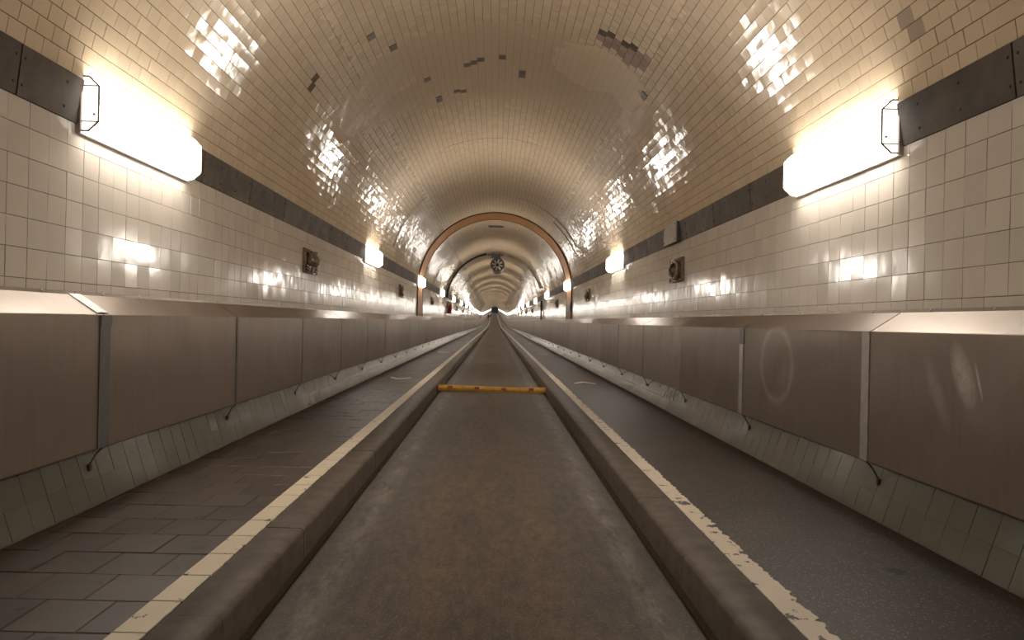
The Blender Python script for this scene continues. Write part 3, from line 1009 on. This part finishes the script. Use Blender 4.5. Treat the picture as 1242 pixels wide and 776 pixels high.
ducts = {}
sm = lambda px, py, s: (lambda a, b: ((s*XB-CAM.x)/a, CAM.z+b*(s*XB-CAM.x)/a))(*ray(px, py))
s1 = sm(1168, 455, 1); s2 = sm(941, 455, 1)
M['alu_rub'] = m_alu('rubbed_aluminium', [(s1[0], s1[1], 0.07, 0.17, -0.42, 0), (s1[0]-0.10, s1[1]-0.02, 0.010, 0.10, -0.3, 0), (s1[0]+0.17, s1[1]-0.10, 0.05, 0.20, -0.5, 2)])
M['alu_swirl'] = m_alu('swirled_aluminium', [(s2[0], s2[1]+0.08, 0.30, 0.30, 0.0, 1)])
NPAN = 60
for s, y00, lab in ((-1, 3.69, 'long aluminium cable duct running along wall beside the slab walkway'),
                    (1, 3.765, 'long aluminium cable duct running along wall beside the asphalt walkway')):
    d = empty('cable_duct', (s*XB, 0, 0.44), lab, 'duct', None)
    ducts[s] = d
    off = Vector((s*XB, 0, 0.44))
    pm = panel_mesh(s, PL, 'alu')
    pm.transform(Matrix.Translation(-off))
    special_p = {}
    if s > 0:
        for k, mn in ((-1, 'alu_rub'), (0, 'alu_swirl')):
            q = panel_mesh(s, PL, mn); q.transform(Matrix.Translation(-off)); special_p[k] = q
    jm = wrap_strip('joint_strip', s, 0.026 if s < 0 else 0.018, -0.006, 'dark'); jm.transform(Matrix.Translation(-off))
    bmsh = bracket_mesh(s); bmsh.transform(Matrix.Translation(-off))
    scm = screw_mesh(s)
    for k in range(-3, NPAN):
        y = y00+PL*k
        if y+PL > 97: break
        po = obj('panel', special_p.get(k, pm), d, (0, y, 0))
        po.rotation_euler = (0, random.uniform(-0.001, 0.001), random.uniform(-0.001, 0.001))
        obj('joint_strip', jm, d, (0, y, 0))
        obj('bracket', bmsh, d, (0, y, 0))
        if y < 14:
            for q in (0.28, 0.68, 1.2, 1.65):
                obj('screw', scm, d, Vector((s*(XW-0.018), y+q, 1.282))-off)
    yl = y
    prof = [(s*(XW-0.012), 1.292), (s*(XW-0.014), 1.274), (s*XB, 1.165), (s*XB, 0.44), (s*(XB+0.05), 0.44)]
    o = sweep('far_panels', [(x-off.x, z-off.z) for x, z in prof], [yl]+[q for q in YS if q > yl+0.1], ['alu'], kind='stuff', parent=d)
    # back rail on the wall
    # joints with their own covers
    def strip(name, me, y, label=None):
        me.transform(Matrix.Translation(-off))
        return obj(name, me, d, (0, y, 0), label=label)
    if s < 0:
        strip('tape', wrap_strip('tape', s, 0.098, 0.006, 'tape', top=False), y00+0.005, 'dark grey tape over a duct joint')
        strip('tape', wrap_strip('tape', s, 0.105, 0.007, 'foil', front=False), y00+0.005, 'silver tape on the duct top')
        strip('tape', wrap_strip('tape', s, 0.104, 0.0085, 'tape', top=False, z_lo=1.105), y00+0.012)
        for k in (1, 2):
            strip('cover_strip', wrap_strip('cover_strip', s, 0.036, 0.005, 'tape', top=False), y00+PL*k)
    else:
        strip('cover_strip', wrap_strip('cover_strip', s, 0.075, 0.006, 'strip', top=False), y00+0.03, 'bright aluminium strip over a duct joint')
        strip('cover_strip', wrap_strip('cover_strip', s, 0.08, 0.006, 'strip', top=False), y00+PL+0.03)
        strip('tape', wrap_strip('tape', s, 0.09, 0.008, 'tape', top=False, z_lo=1.03), y00+PL+0.02, 'short grey tape at a duct joint')
        strip('tape', wrap_strip('tape', s, 0.05, 0.004, 'tape', front=False), y00+PL+0.02)

# ------------------------------------------------------------------ wall lamps
ZL = 2.325
def lamp_meshes(s):
    ln = 1.28
    sec = [(0.016, -0.150), (0.052, -0.150), (0.108, -0.098), (0.108, 0.098), (0.052, 0.150), (0.016, 0.150)]
    out = {}
    bm = bmesh.new()
    rings = [[bm.verts.new((-s*x, y, z)) for x, z in sec] for y in (0.0, ln)]
    n = len(sec)
    for i in range(n):
        bm.faces.new((rings[0][i], rings[0][(i+1) % n], rings[1][(i+1) % n], rings[1][i]))
    out['diffuser'] = bm_mesh('diffuser', bm, 'lampglow')
    bm = bmesh.new()
    vs_ = [bm.verts.new((-s*x, 0.0, z)) for x, z in sec]; bm.faces.new(vs_)
    r_ = bmesh.ops.extrude_face_region(bm, geom=bm.faces[:])
    bmesh.ops.translate(bm, vec=(0, -0.004, 0), verts=[v for v in r_['geom'] if isinstance(v, bmesh.types.BMVert)])
    out['end_cap'] = bm_mesh('end_cap', bm, 'lampend')
    bm = bmesh.new()
    vs_ = [bm.verts.new((-s*x, ln+0.001, z)) for x, z in sec]; f_ = bm.faces.new(vs_)
    r_ = bmesh.ops.extrude_face_region(bm, geom=[f_])
    bmesh.ops.translate(bm, vec=(0, 0.004, 0), verts=[v for v in r_['geom'] if isinstance(v, bmesh.types.BMVert)])
    out['far_cap'] = bm_mesh('end_cap', bm, 'lampend')
    bm = bmesh.new()
    bm_box(bm, s*0.03, -s*0.018, -0.02, ln+0.02, -0.168, 0.168, 0.006)
    out['back_plate'] = bm_mesh('back_plate', bm, 'lampframe')
    bm = bmesh.new()
    for x, z in sec[1:5]:
        bm_tube(bm, [(-s*(x+0.001), -0.006, z*1.005), (-s*(x+0.001), ln+0.006, z*1.005)], 0.0035, 6)
    for y, rr in ((-0.005, 0.006), (ln+0.005, 0.007)):
        pts = [(-s*x, y, z) for x, z in sec]
        for a, b in zip(pts, pts[1:]): bm_tube(bm, [a, b], rr, 6)
    bm_tube(bm, [(-s*0.05, -0.006, 0.098), (-s*0.108, -0.006, 0.098)], 0.004, 6)
    bm_tube(bm, [(-s*0.016, -0.006, -0.098), (-s*0.108, -0.006, -0.098)], 0.004, 6)
    bm_tube(bm, [(-s*0.016, -0.006, 0.098), (-s*0.108, -0.006, 0.098)], 0.004, 6)
    out['frame'] = bm_mesh('frame', bm, 'lampframe')
    bm = bmesh.new()
    bmesh.ops.create_cone(bm, cap_ends=True, segments=10, radius1=0.008, radius2=0.006, depth=0.012,
                          matrix=Matrix.Translation((-s*0.085, -0.008, -0.06)) @ Matrix.Rotation(math.pi/2, 4, 'X'))
    out['clamp_screw'] = bm_mesh('clamp_screw', bm, 'lampframe')
    return out
for s, y00, walk in ((-1, 3.72, 'slab'), (1, 3.82, 'asphalt')):
    lm = lamp_meshes(s)
    for k in range(-2, 52):
        y = y00+LAMP_DY*k
        if y > Y_END-2: break
        if k == 2: lab, grp = 'glowing wall lamp fixed to the orange-brown arch above the %s walkway' % walk, None
        elif k == 0 and s < 0: lab, grp = 'large glowing wall lamp above the duct joint wrapped with tape', None
        elif k == 0: lab, grp = 'large glowing wall lamp before the grey junction box', None
        elif k == 1 and s < 0: lab, grp = 'glowing wall lamp between the upright fish relief and the orange-brown arch', None
        elif k == 1: lab, grp = 'glowing wall lamp between the grey junction box and the orange-brown arch', None
        elif k < 0: lab, grp = 'glowing wall lamp behind the viewpoint above the %s walkway' % walk, 'lamps behind the viewpoint above the %s walkway' % walk
        elif k == 3: lab, grp = 'glowing wall lamp between the orange-brown arch and the jet fan above the %s walkway' % walk, None
        else: lab, grp = 'small glowing wall lamp beyond the black jet fan above the %s walkway' % walk, 'lamps beyond the jet fan above the %s walkway' % walk
        xo = XW-0.012
        l = empty('wall_lamp', (s*xo, y, ZL+rise(y)), lab, 'lamp', grp)
        for nm in ('back_plate', 'diffuser', 'end_cap', 'far_cap') + (('frame', 'clamp_screw') if -1 <= k < 12 else ()):
            obj('end_cap' if nm == 'far_cap' else nm, lm[nm], l)

# ------------------------------------------------------------------ relief plaques
def ridge(bm, pts, r, seg=6): bm_tube(bm, pts, r, seg)
def plaque(s, y, z, motif, label, group=None):
    """motif drawn in (a, b): a along the wall 0..1, b up 0..1"""
    W_, H_ = 0.57, 0.30
    p = empty('relief_plaque', (s*(XW-D), y, z), label, 'plaque', group)
    bm = bmesh.new()
    bm_box(bm, 0, -s*0.022, 0, W_, 0, H_, 0.005)
    obj('plate', bm_mesh('plate', bm, 'bronze'), p)
    bm = bmesh.new()
    for a, b in (((0, 0), (1, 0)), ((1, 0), (1, 1)), ((1, 1), (0, 1)), ((0, 1), (0, 0))):
        f = lambda q: (-s*0.022, 0.012+q[0]*(W_-0.024), 0.012+q[1]*(H_-0.024))
        bm_tube(bm, [f(a), f(b)], 0.011, 6)
    obj('rim', bm_mesh('rim', bm, 'bronze', True), p)
    bm = bmesh.new()
    P3 = lambda a, b, h: (-s*(0.02+h), 0.03+a*(W_-0.06), 0.03+b*(H_-0.06))
    if motif == 'fish':
        for ax in (0.22, 0.52, 0.80):
            bm_tube(bm, [P3(ax, 0.25, 0.01), P3(ax-0.02, 0.42, 0.03), P3(ax, 0.62, 0.035), P3(ax+0.02, 0.82, 0.025), P3(ax, 1.0, 0.01)],
                    [0.012, 0.034, 0.042, 0.028, 0.01], 8)
            bm_tube(bm, [P3(ax-0.09, 0.98, 0.015), P3(ax, 0.86, 0.02), P3(ax+0.09, 0.98, 0.015)], [0.006, 0.014, 0.006], 6)
        for b0 in (0.06, 0.2):
            bm_tube(bm, [P3(i/16, b0+0.06*math.sin(i*1.3), 0.018) for i in range(17)], 0.014, 6)
    elif motif == 'wreath':
        bm_tube(bm, [P3(0.5+0.36*math.cos(t), 0.5+0.44*math.sin(t), 0.028) for t in np.linspace(0, 2*pi, 25)], 0.024, 8)
        for t in np.linspace(0, 2*pi, 10)[:-1]:
            bm_tube(bm, [P3(0.5+0.36*math.cos(t), 0.5+0.44*math.sin(t), 0.03), P3(0.5+0.46*math.cos(t+0.35), 0.5+0.52*math.sin(t+0.35), 0.04)], [0.02, 0.008], 6)
        bmesh.ops.create_icosphere(bm, subdivisions=2, radius=0.045, matrix=Matrix.Translation(P3(0.5, 0.5, 0.02)))
    elif motif == 'curl':
        bm_tube(bm, [P3(0.5+(0.08+0.05*t)*math.cos(t), 0.52+(0.10+0.06*t)*math.sin(t), 0.028) for t in np.linspace(0, 6.2, 26)],
                [0.012+0.002*i**0.8 for i in range(26)], 8)
        bm_tube(bm, [P3(0.1, 0.08, 0.02), P3(0.5, 0.14, 0.03), P3(0.9, 0.08, 0.02)], [0.01, 0.022, 0.01], 8)
    else:
        bm_tube(bm, [P3(0.2, 0.95, 0.02), P3(0.24, 0.5, 0.03), P3(0.3, 0.2, 0.03), P3(0.6, 0.12, 0.03), P3(0.9, 0.2, 0.02)], [0.018, 0.035, 0.04, 0.035, 0.012], 8)
        bm_tube(bm, [P3(0.5, 0.85, 0.015), P3(0.7, 0.6, 0.025), P3(0.85, 0.8, 0.015)], [0.012, 0.03, 0.012], 8)
    obj('relief', bm_mesh('relief', bm, 'bronze', True), p)
    return p
plaque(-1, 8.10, 1.71, 'fish', 'brown relief plaque with upright fish shapes above waves on the white wall')
plaque(1, 8.17, 1.71, 'wreath', 'brown relief plaque with a round wreath below the grey junction box')
mot = ['boot', 'curl', 'fish', 'wreath']
for k in range(1, 12):
    y = 8.1+8.13*k
    for s, wk in ((-1, 'slab'), (1, 'asphalt')):
        mt = mot[(k+(0 if s > 0 else 3)) % 4] if k > 1 else ('boot' if s < 0 else 'curl')
        if k == 1:
            lab, grp = 'brown relief plaque before the orange-brown arch above the %s walkway' % wk, None
        elif k == 2:
            lab, grp = 'small brown relief plaque between the orange-brown arch and the jet fan above the %s walkway' % wk, None
        else:
            lab, grp = 'tiny brown relief plaque beyond the black jet fan above the %s walkway' % wk, 'relief plaques beyond the jet fan above the %s walkway' % wk
        plaque(s, y, 1.71+rise(y), mt, lab, grp)

# ------------------------------------------------------------------ junction box on the band
jb = empty('junction_box', (XW, 8.32, 2.213), 'grey junction box on the dark steel band above the wreath relief', 'box')
bm = bmesh.new(); bm_box(bm, -0.01, -0.062, 0.0, 0.58, 0.0, 0.243, 0.004)
obj('body', bm_mesh('body', bm, 'fan'), jb)
bm = bmesh.new(); bm_box(bm, -0.060, -0.078, -0.006, 0.586, -0.006, 0.249, 0.004)
obj('lid', bm_mesh('lid', bm, 'boxgrey'), jb)
for yy in (0.03, 0.55):
    for zz in (0.025, 0.218):
        bm = bmesh.new()
        bmesh.ops.create_cone(bm, cap_ends=True, segments=8, radius1=0.009, radius2=0.007, depth=0.008,
                              matrix=Matrix.Translation((-0.080, yy, zz)) @ Matrix.Rotation(math.pi/2, 4, 'Y'))
        obj('screw', bm_mesh('screw', bm, 'bolt'), jb)

# ------------------------------------------------------------------ yellow speed hump
YH = 11.25
hump = empty('speed_hump', (0, YH, 0.0), 'low yellow speed hump with brown reflectors across the road', 'speed hump')
hp = [(-0.12, -0.004), (-0.10, 0.040), (-0.055, 0.070), (0.0, 0.080), (0.055, 0.070), (0.10, 0.040), (0.12, -0.004)]
def hump_piece(x0, x1, z0, z1):
    n = len(hp)
    V = [(x0, a, b+z0) for a, b in hp]+[(x1, a, b+z1) for a, b in hp]
    Fc = [(i, i+1, n+i+1, n+i) for i in range(n-1)] + [tuple(range(n)), tuple(range(2*n-1, n-1, -1)), (0, n, 2*n-1, n-1)]
    bm = bmesh.new(); vs_ = [bm.verts.new(v) for v in V]
    for f in Fc: bm.faces.new([vs_[i] for i in f])
    return bm_mesh('segment', bm, 'yellow')
cuts = [(-0.895, 0.022), (-0.45, 0.018), (-0.01, 0.004), (0.44, 0.004), (0.895, 0.012)]
for (a, za), (b, zb) in zip(cuts[:-1], cuts[1:]):
    sg = obj('segment', hump_piece(a+0.003, b-0.003, za-0.004, zb-0.004), hump)
    xm = (a+b)/2-0.02
    bm = bmesh.new()
    V = [(xm-0.04, -0.105, 0.037), (xm+0.04, -0.105, 0.037), (xm+0.04, -0.058, 0.073), (xm-0.04, -0.058, 0.073)]
    zz = (za+zb)/2-0.002
    vs_ = [bm.verts.new((x, yy, z+zz)) for x, yy, z in V] + [bm.verts.new((x, yy+0.012, z+zz-0.012)) for x, yy, z in V]
    for f in ((0, 1, 2, 3), (7, 6, 5, 4), (0, 4, 5, 1), (1, 5, 6, 2), (2, 6, 7, 3), (3, 7, 4, 0)): bm.faces.new([vs_[i] for i in f])
    obj('reflector', bm_mesh('reflector', bm, 'reflector'), hump, label='brown reflector')

# ------------------------------------------------------------------ ventilation slot in the crown
vy = 22.9
slot = empty('ceiling_vent', (0, vy, ZC+R-0.01), 'dark flat vent grille in the vault just beyond the arch', 'vent')
bm = bmesh.new(); bm_box(bm, -0.26, 0.26, -0.09, 0.09, -0.03, 0.0, 0.005)
obj('frame', bm_mesh('frame', bm, 'fan'), slot)
for q in range(5):
    bm = bmesh.new(); bm_box(bm, -0.24, 0.24, -0.075+q*0.033, -0.055+q*0.033, -0.038, -0.028)
    obj('slat', bm_mesh('slat', bm, 'dark'), slot)

# ------------------------------------------------------------------ jet fan below the crown
YF = 31.6
zf = 1.18 + (389-321+0.1)*YF/F
fan = empty('jet_fan', (0.09, YF, zf), 'black jet fan hanging from the vault crown', 'fan')
def ring_mesh(name, r0, r1, y0, y1, mat, seg=32):
    bm = bmesh.new()
    rr = []
    for (r, y) in ((r1, y0), (r1, y1), (r0, y1), (r0, y0)):
        rr.append([bm.verts.new((r*math.cos(k*2*pi/seg), y, r*math.sin(k*2*pi/seg))) for k in range(seg)])
    for i in range(4):
        for k in range(seg):
            bm.faces.new((rr[i][k], rr[i][(k+1) % seg], rr[(i+1) % 4][(k+1) % seg], rr[(i+1) % 4][k]))
    return bm_mesh(name, bm, mat)
obj('housing', ring_mesh('housing', 0.285, 0.335, 0.0, 1.6, 'fan'), fan)
bm = bmesh.new()
bmesh.ops.create_cone(bm, cap_ends=True, segments=32, radius1=0.284, radius2=0.284, depth=0.02, matrix=Matrix.Translation((0, 0.30, 0)) @ Matrix.Rotation(pi/2, 4, 'X'))
obj('back_disc', bm_mesh('back_disc', bm, 'fanblack'), fan)
bm = bmesh.new()
bmesh.ops.create_cone(bm, cap_ends=True, segments=20, radius1=0.09, radius2=0.07, depth=0.12, matrix=Matrix.Translation((0, 0.12, 0)) @ Matrix.Rotation(pi/2, 4, 'X'))
obj('hub', bm_mesh('hub', bm, 'fanblack'), fan)
bm = bmesh.new()
V = [(-0.03, 0.09, 0.08), (0.03, 0.13, 0.08), (0.065, 0.14, 0.26), (-0.05, 0.07, 0.26)]
vs_ = [bm.verts.new(v) for v in V]+[bm.verts.new((x, y+0.012, z)) for x, y, z in V]
for f in ((0, 1, 2, 3), (7, 6, 5, 4), (0, 4, 5, 1), (1, 5, 6, 2), (2, 6, 7, 3), (3, 7, 4, 0)): bm.faces.new([vs_[i] for i in f])
bl = bm_mesh('blade', bm, 'fanblade')
for q in range(8):
    b = obj('blade', bl, fan); b.rotation_euler = (0, q*pi/4+0.2, 0)
bm = bmesh.new()
zt = ZC+R-0.02-zf
bm_box(bm, -0.46, 0.28, 0.05, 0.35, 0.44, 0.50, 0.01)
bm_box(bm, -0.30, 0.14, 0.1, 0.3, 0.33, 0.44, 0.005)
obj('mount', bm_mesh('mount', bm, 'fan'), fan)
for x in (-0.25, 0.12):
    bm = bmesh.new(); bm_tube(bm, [(x, 0.2, 0.49), (x, 0.2, zt)], 0.015, 8)
    obj('hanger', bm_mesh('hanger', bm, 'fan'), fan)
bm = bmesh.new(); bm_tube(bm, [(-0.08, -0.02, 0.42), (-0.08, 0.1, 0.42)], 0.075, 16)
obj('motor_cap', bm_mesh('motor_cap', bm, 'fan'), fan)
# cable conduits around the vault at the fan, glare painted pale on the right one
bm = bmesh.new()
bm_tube(bm, [((R-0.05)*math.cos(a), YF+0.3, ZC+(R-0.05)*math.sin(a)) for a in np.linspace(pi/2+0.19, pi-0.06, 30)] , 0.045, 8)
obj('cable', bm_mesh('cable', bm, 'cable', True), None, label='black cable curving from the fan down to the slab walkway wall', cat='cable')
bm = bmesh.new()
bm_tube(bm, [((R-0.045)*math.cos(a), YF+0.6, ZC+(R-0.045)*math.sin(a)) for a in np.linspace(0.3, pi/2-0.25, 24)], 0.035, 8)
obj('conduit', bm_mesh('conduit', bm, 'seam', True), None, label='conduit painted pale for glare curving over the vault beside the fan', cat='conduit')
post = empty('conduit_post', (XW-0.06, 32.4, 1.28), 'dark upright conduit on the wall above the asphalt duct', 'conduit')
bm = bmesh.new(); bm_box(bm, -0.045, 0.035, -0.05, 0.05, 0.0, 0.90, 0.008)
obj('channel', bm_mesh('channel', bm, 'dark'), post)
for zz in (0.15, 0.5, 0.85):
    bm = bmesh.new(); bm_box(bm, -0.05, 0.05, -0.075, 0.075, zz-0.02, zz+0.02)
    obj('clamp', bm_mesh('clamp', bm, 'bolt'), post)

# notice plate on the right leg of the arch
nt_ = empty('notice_plate', (XW-H_A-0.002, Y_A0+0.15, 1.52), 'small dark notice plate on the orange arch leg over the asphalt walkway', 'sign')
bm = bmesh.new(); bm_box(bm, 0, -0.016, 0, 0.9, 0, 0.26, 0.003)
obj('plate', bm_mesh('plate', bm, 'sheet'), nt_)
bm = bmesh.new(); bm_box(bm, -0.014, -0.019, 0.08, 0.82, 0.04, 0.22)
obj('face', bm_mesh('face', bm, 'fan'), nt_)

# ------------------------------------------------------------------ fire extinguishers
def extinguisher(x, y, z, label):
    e = empty('fire_extinguisher', (x, y, z), label, 'extinguisher')
    bm = bmesh.new()
    pr = [(0.0, 0.0), (0.072, 0.0), (0.08, 0.015), (0.08, 0.36), (0.068, 0.41), (0.035, 0.44), (0.03, 0.46), (0.0, 0.46)]
    seg = 18
    rr = [[bm.verts.new((r*math.cos(k*2*pi/seg), r*math.sin(k*2*pi/seg), zz)) for k in range(seg)] for r, zz in pr[1:-1]]
    for i in range(len(rr)-1):
        for k in range(seg): bm.faces.new((rr[i][k], rr[i][(k+1) % seg], rr[i+1][(k+1) % seg], rr[i+1][k]))
    bm.faces.new(rr[0]); bm.faces.new(rr[-1])
    obj('cylinder', bm_mesh('cylinder', bm, 'red', True), e)
    bm = bmesh.new(); bm_box(bm, -0.02, 0.02, -0.03, 0.07, 0.46, 0.50, 0.004); bm_box(bm, -0.012, 0.012, -0.03, 0.10, 0.51, 0.525, 0.003)
    obj('valve', bm_mesh('valve', bm, 'cable'), e)
    bm = bmesh.new(); bm_tube(bm, [(0, -0.03, 0.48), (0.02, -0.09, 0.45), (0.03, -0.10, 0.3), (0.03, -0.09, 0.12)], 0.012, 8)
    obj('hose', bm_mesh('hose', bm, 'cable', True), e)
    bm = bmesh.new(); bm_box(bm, -0.11, -0.078, -0.10, 0.06, -0.04, 0.56, 0.004); bm_box(bm, -0.1, 0.05, -0.07, 0.07, -0.03, 0.0, 0.003)
    obj('wall_bracket', bm_mesh('wall_bracket', bm, 'dark'), e)
extinguisher(-XW+0.118, 33.2, 1.52, 'red fire extinguisher hung on the wall just past the black fan cable')
extinguisher(-XW+0.118, 107.5, 1.42+rise(107.5), 'tiny red fire extinguisher far down the tunnel wall')

# ------------------------------------------------------------------ far gate
yg = Y_END-0.15
gate = empty('tunnel_gate', (0, yg, rise(yg)), 'blue double gate closing the far end of the tunnel', 'gate')
for x0, x1 in ((-1.7, -0.02), (0.02, 1.7)):
    bm = bmesh.new(); bm_box(bm, x0, x1, -0.05, 0.05, 0.14, 3.6, 0.02)
    lf = obj('leaf', bm_mesh('leaf', bm, 'blue'), gate)
    bm = bmesh.new()
    xm = x1-0.15 if x0 < 0 else x0+0.15
    bm_tube(bm, [(xm, -0.1, 1.0), (xm, -0.1, 1.5)], 0.03, 8)
    obj('handle', bm_mesh('handle', bm, 'gateframe'), lf)
bm = bmesh.new()
for b in ((-1.85, -1.7, -0.1, 0.1, 0.0, 3.75), (1.7, 1.85, -0.1, 0.1, 0.0, 3.75), (-1.85, 1.85, -0.1, 0.1, 3.6, 3.75)): bm_box(bm, *b)
obj('frame', bm_mesh('frame', bm, 'gateframe'), gate)

# ------------------------------------------------------------------ two walkers far ahead
def person(x, y, label, ph, top, legs, h=1.74):
    z0 = Z_WALK+rise(y)
    root = empty('person', (x, y, z0), label, 'person')
    k = h/1.74
    st = 0.17*ph
    P = {'pel': (0, 0, 0.95), 'sp': (0, 0.01, 1.15), 'ch': (0, 0.03, 1.36), 'nk': (0, 0.05, 1.49), 'hd0': (0, 0.06, 1.56), 'hd': (0, 0.07, 1.66), 'ht': (0, 0.06, 1.72)}
    E = [('pel', 'sp'), ('sp', 'ch'), ('ch', 'nk'), ('nk', 'hd0'), ('hd0', 'hd'), ('hd', 'ht')]
    rad = {'pel': 0.15, 'sp': 0.14, 'ch': 0.165, 'nk': 0.06, 'hd0': 0.075, 'hd': 0.095, 'ht': 0.06}
    for sd, nm in ((-1, 'l'), (1, 'r')):
        f = sd*st
        P.update({nm+'hip': (sd*0.1, 0, 0.90), nm+'kn': (sd*0.1, f*0.7+0.04, 0.50), nm+'an': (sd*0.1, f*1.6-0.02, 0.09), nm+'to': (sd*0.11, f*1.6+0.16, 0.035),
                  nm+'sh': (sd*0.19, 0.02, 1.41), nm+'el': (sd*0.25, -f*0.6-0.02, 1.14), nm+'wr': (sd*0.25, -f*1.0+0.08, 0.90), nm+'ha': (sd*0.24, -f*1.0+0.11, 0.81)})
        rad.update({nm+'hip': 0.095, nm+'kn': 0.06, nm+'an': 0.045, nm+'to': 0.035, nm+'sh': 0.07, nm+'el': 0.048, nm+'wr': 0.033, nm+'ha': 0.035})
        E += [('pel', nm+'hip'), (nm+'hip', nm+'kn'), (nm+'kn', nm+'an'), (nm+'an', nm+'to'), ('ch', nm+'sh'), (nm+'sh', nm+'el'), (nm+'el', nm+'wr'), (nm+'wr', nm+'ha')]
    keys = list(P)
    me = bpy.data.meshes.new('body')
    me.from_pydata([tuple(c*k for c in P[q]) for q in keys], [(keys.index(a), keys.index(b)) for a, b in E], [])
    for m_ in (top, legs, 'skin', 'hair'): me.materials.append(M[m_])
    o = obj('body', me, root)
    sk = o.modifiers.new('skin', 'SKIN')
    for i, q in enumerate(keys):
        me.skin_vertices[0].data[i].radius = (rad[q]*k, rad[q]*k*0.85)
    me.skin_vertices[0].data[0].use_root = True
    o.modifiers.new('sub', 'SUBSURF').levels = 1
    o.modifiers['sub'].render_levels = 1
    dg = bpy.context.evaluated_depsgraph_get()
    m2 = bpy.data.meshes.new_from_object(o.evaluated_get(dg))
    o.modifiers.clear()
    o.data = m2
    for m_ in list(m2.materials): pass
    if len(m2.materials) == 0:
        for m_ in (top, legs, 'skin', 'hair'): m2.materials.append(M[m_])
    zmin = min(v.co.z for v in m2.vertices)
    for v in m2.vertices: v.co.z -= zmin
    for p in m2.polygons:
        c = p.center
        p.use_smooth = True
        if c.z > 1.55*k: p.material_index = 3 if (c.y < 0.09 or c.z > 1.68*k) else 2
        elif c.z > 1.50*k: p.material_index = 2
        elif c.z < 0.93*k and abs(c.x) < 0.185*k: p.material_index = 1
        elif c.z < 0.87*k: p.material_index = 2
        else: p.material_index = 0
person(-1.50, 163.0, 'person in dark clothes walking away nearest the duct', 1, 'cloth_dark', 'cloth_dark')
person(-0.98, 176.0, 'person in dark top walking away beside the white line', -1, 'cloth_dark', 'cloth_blue', 1.68)
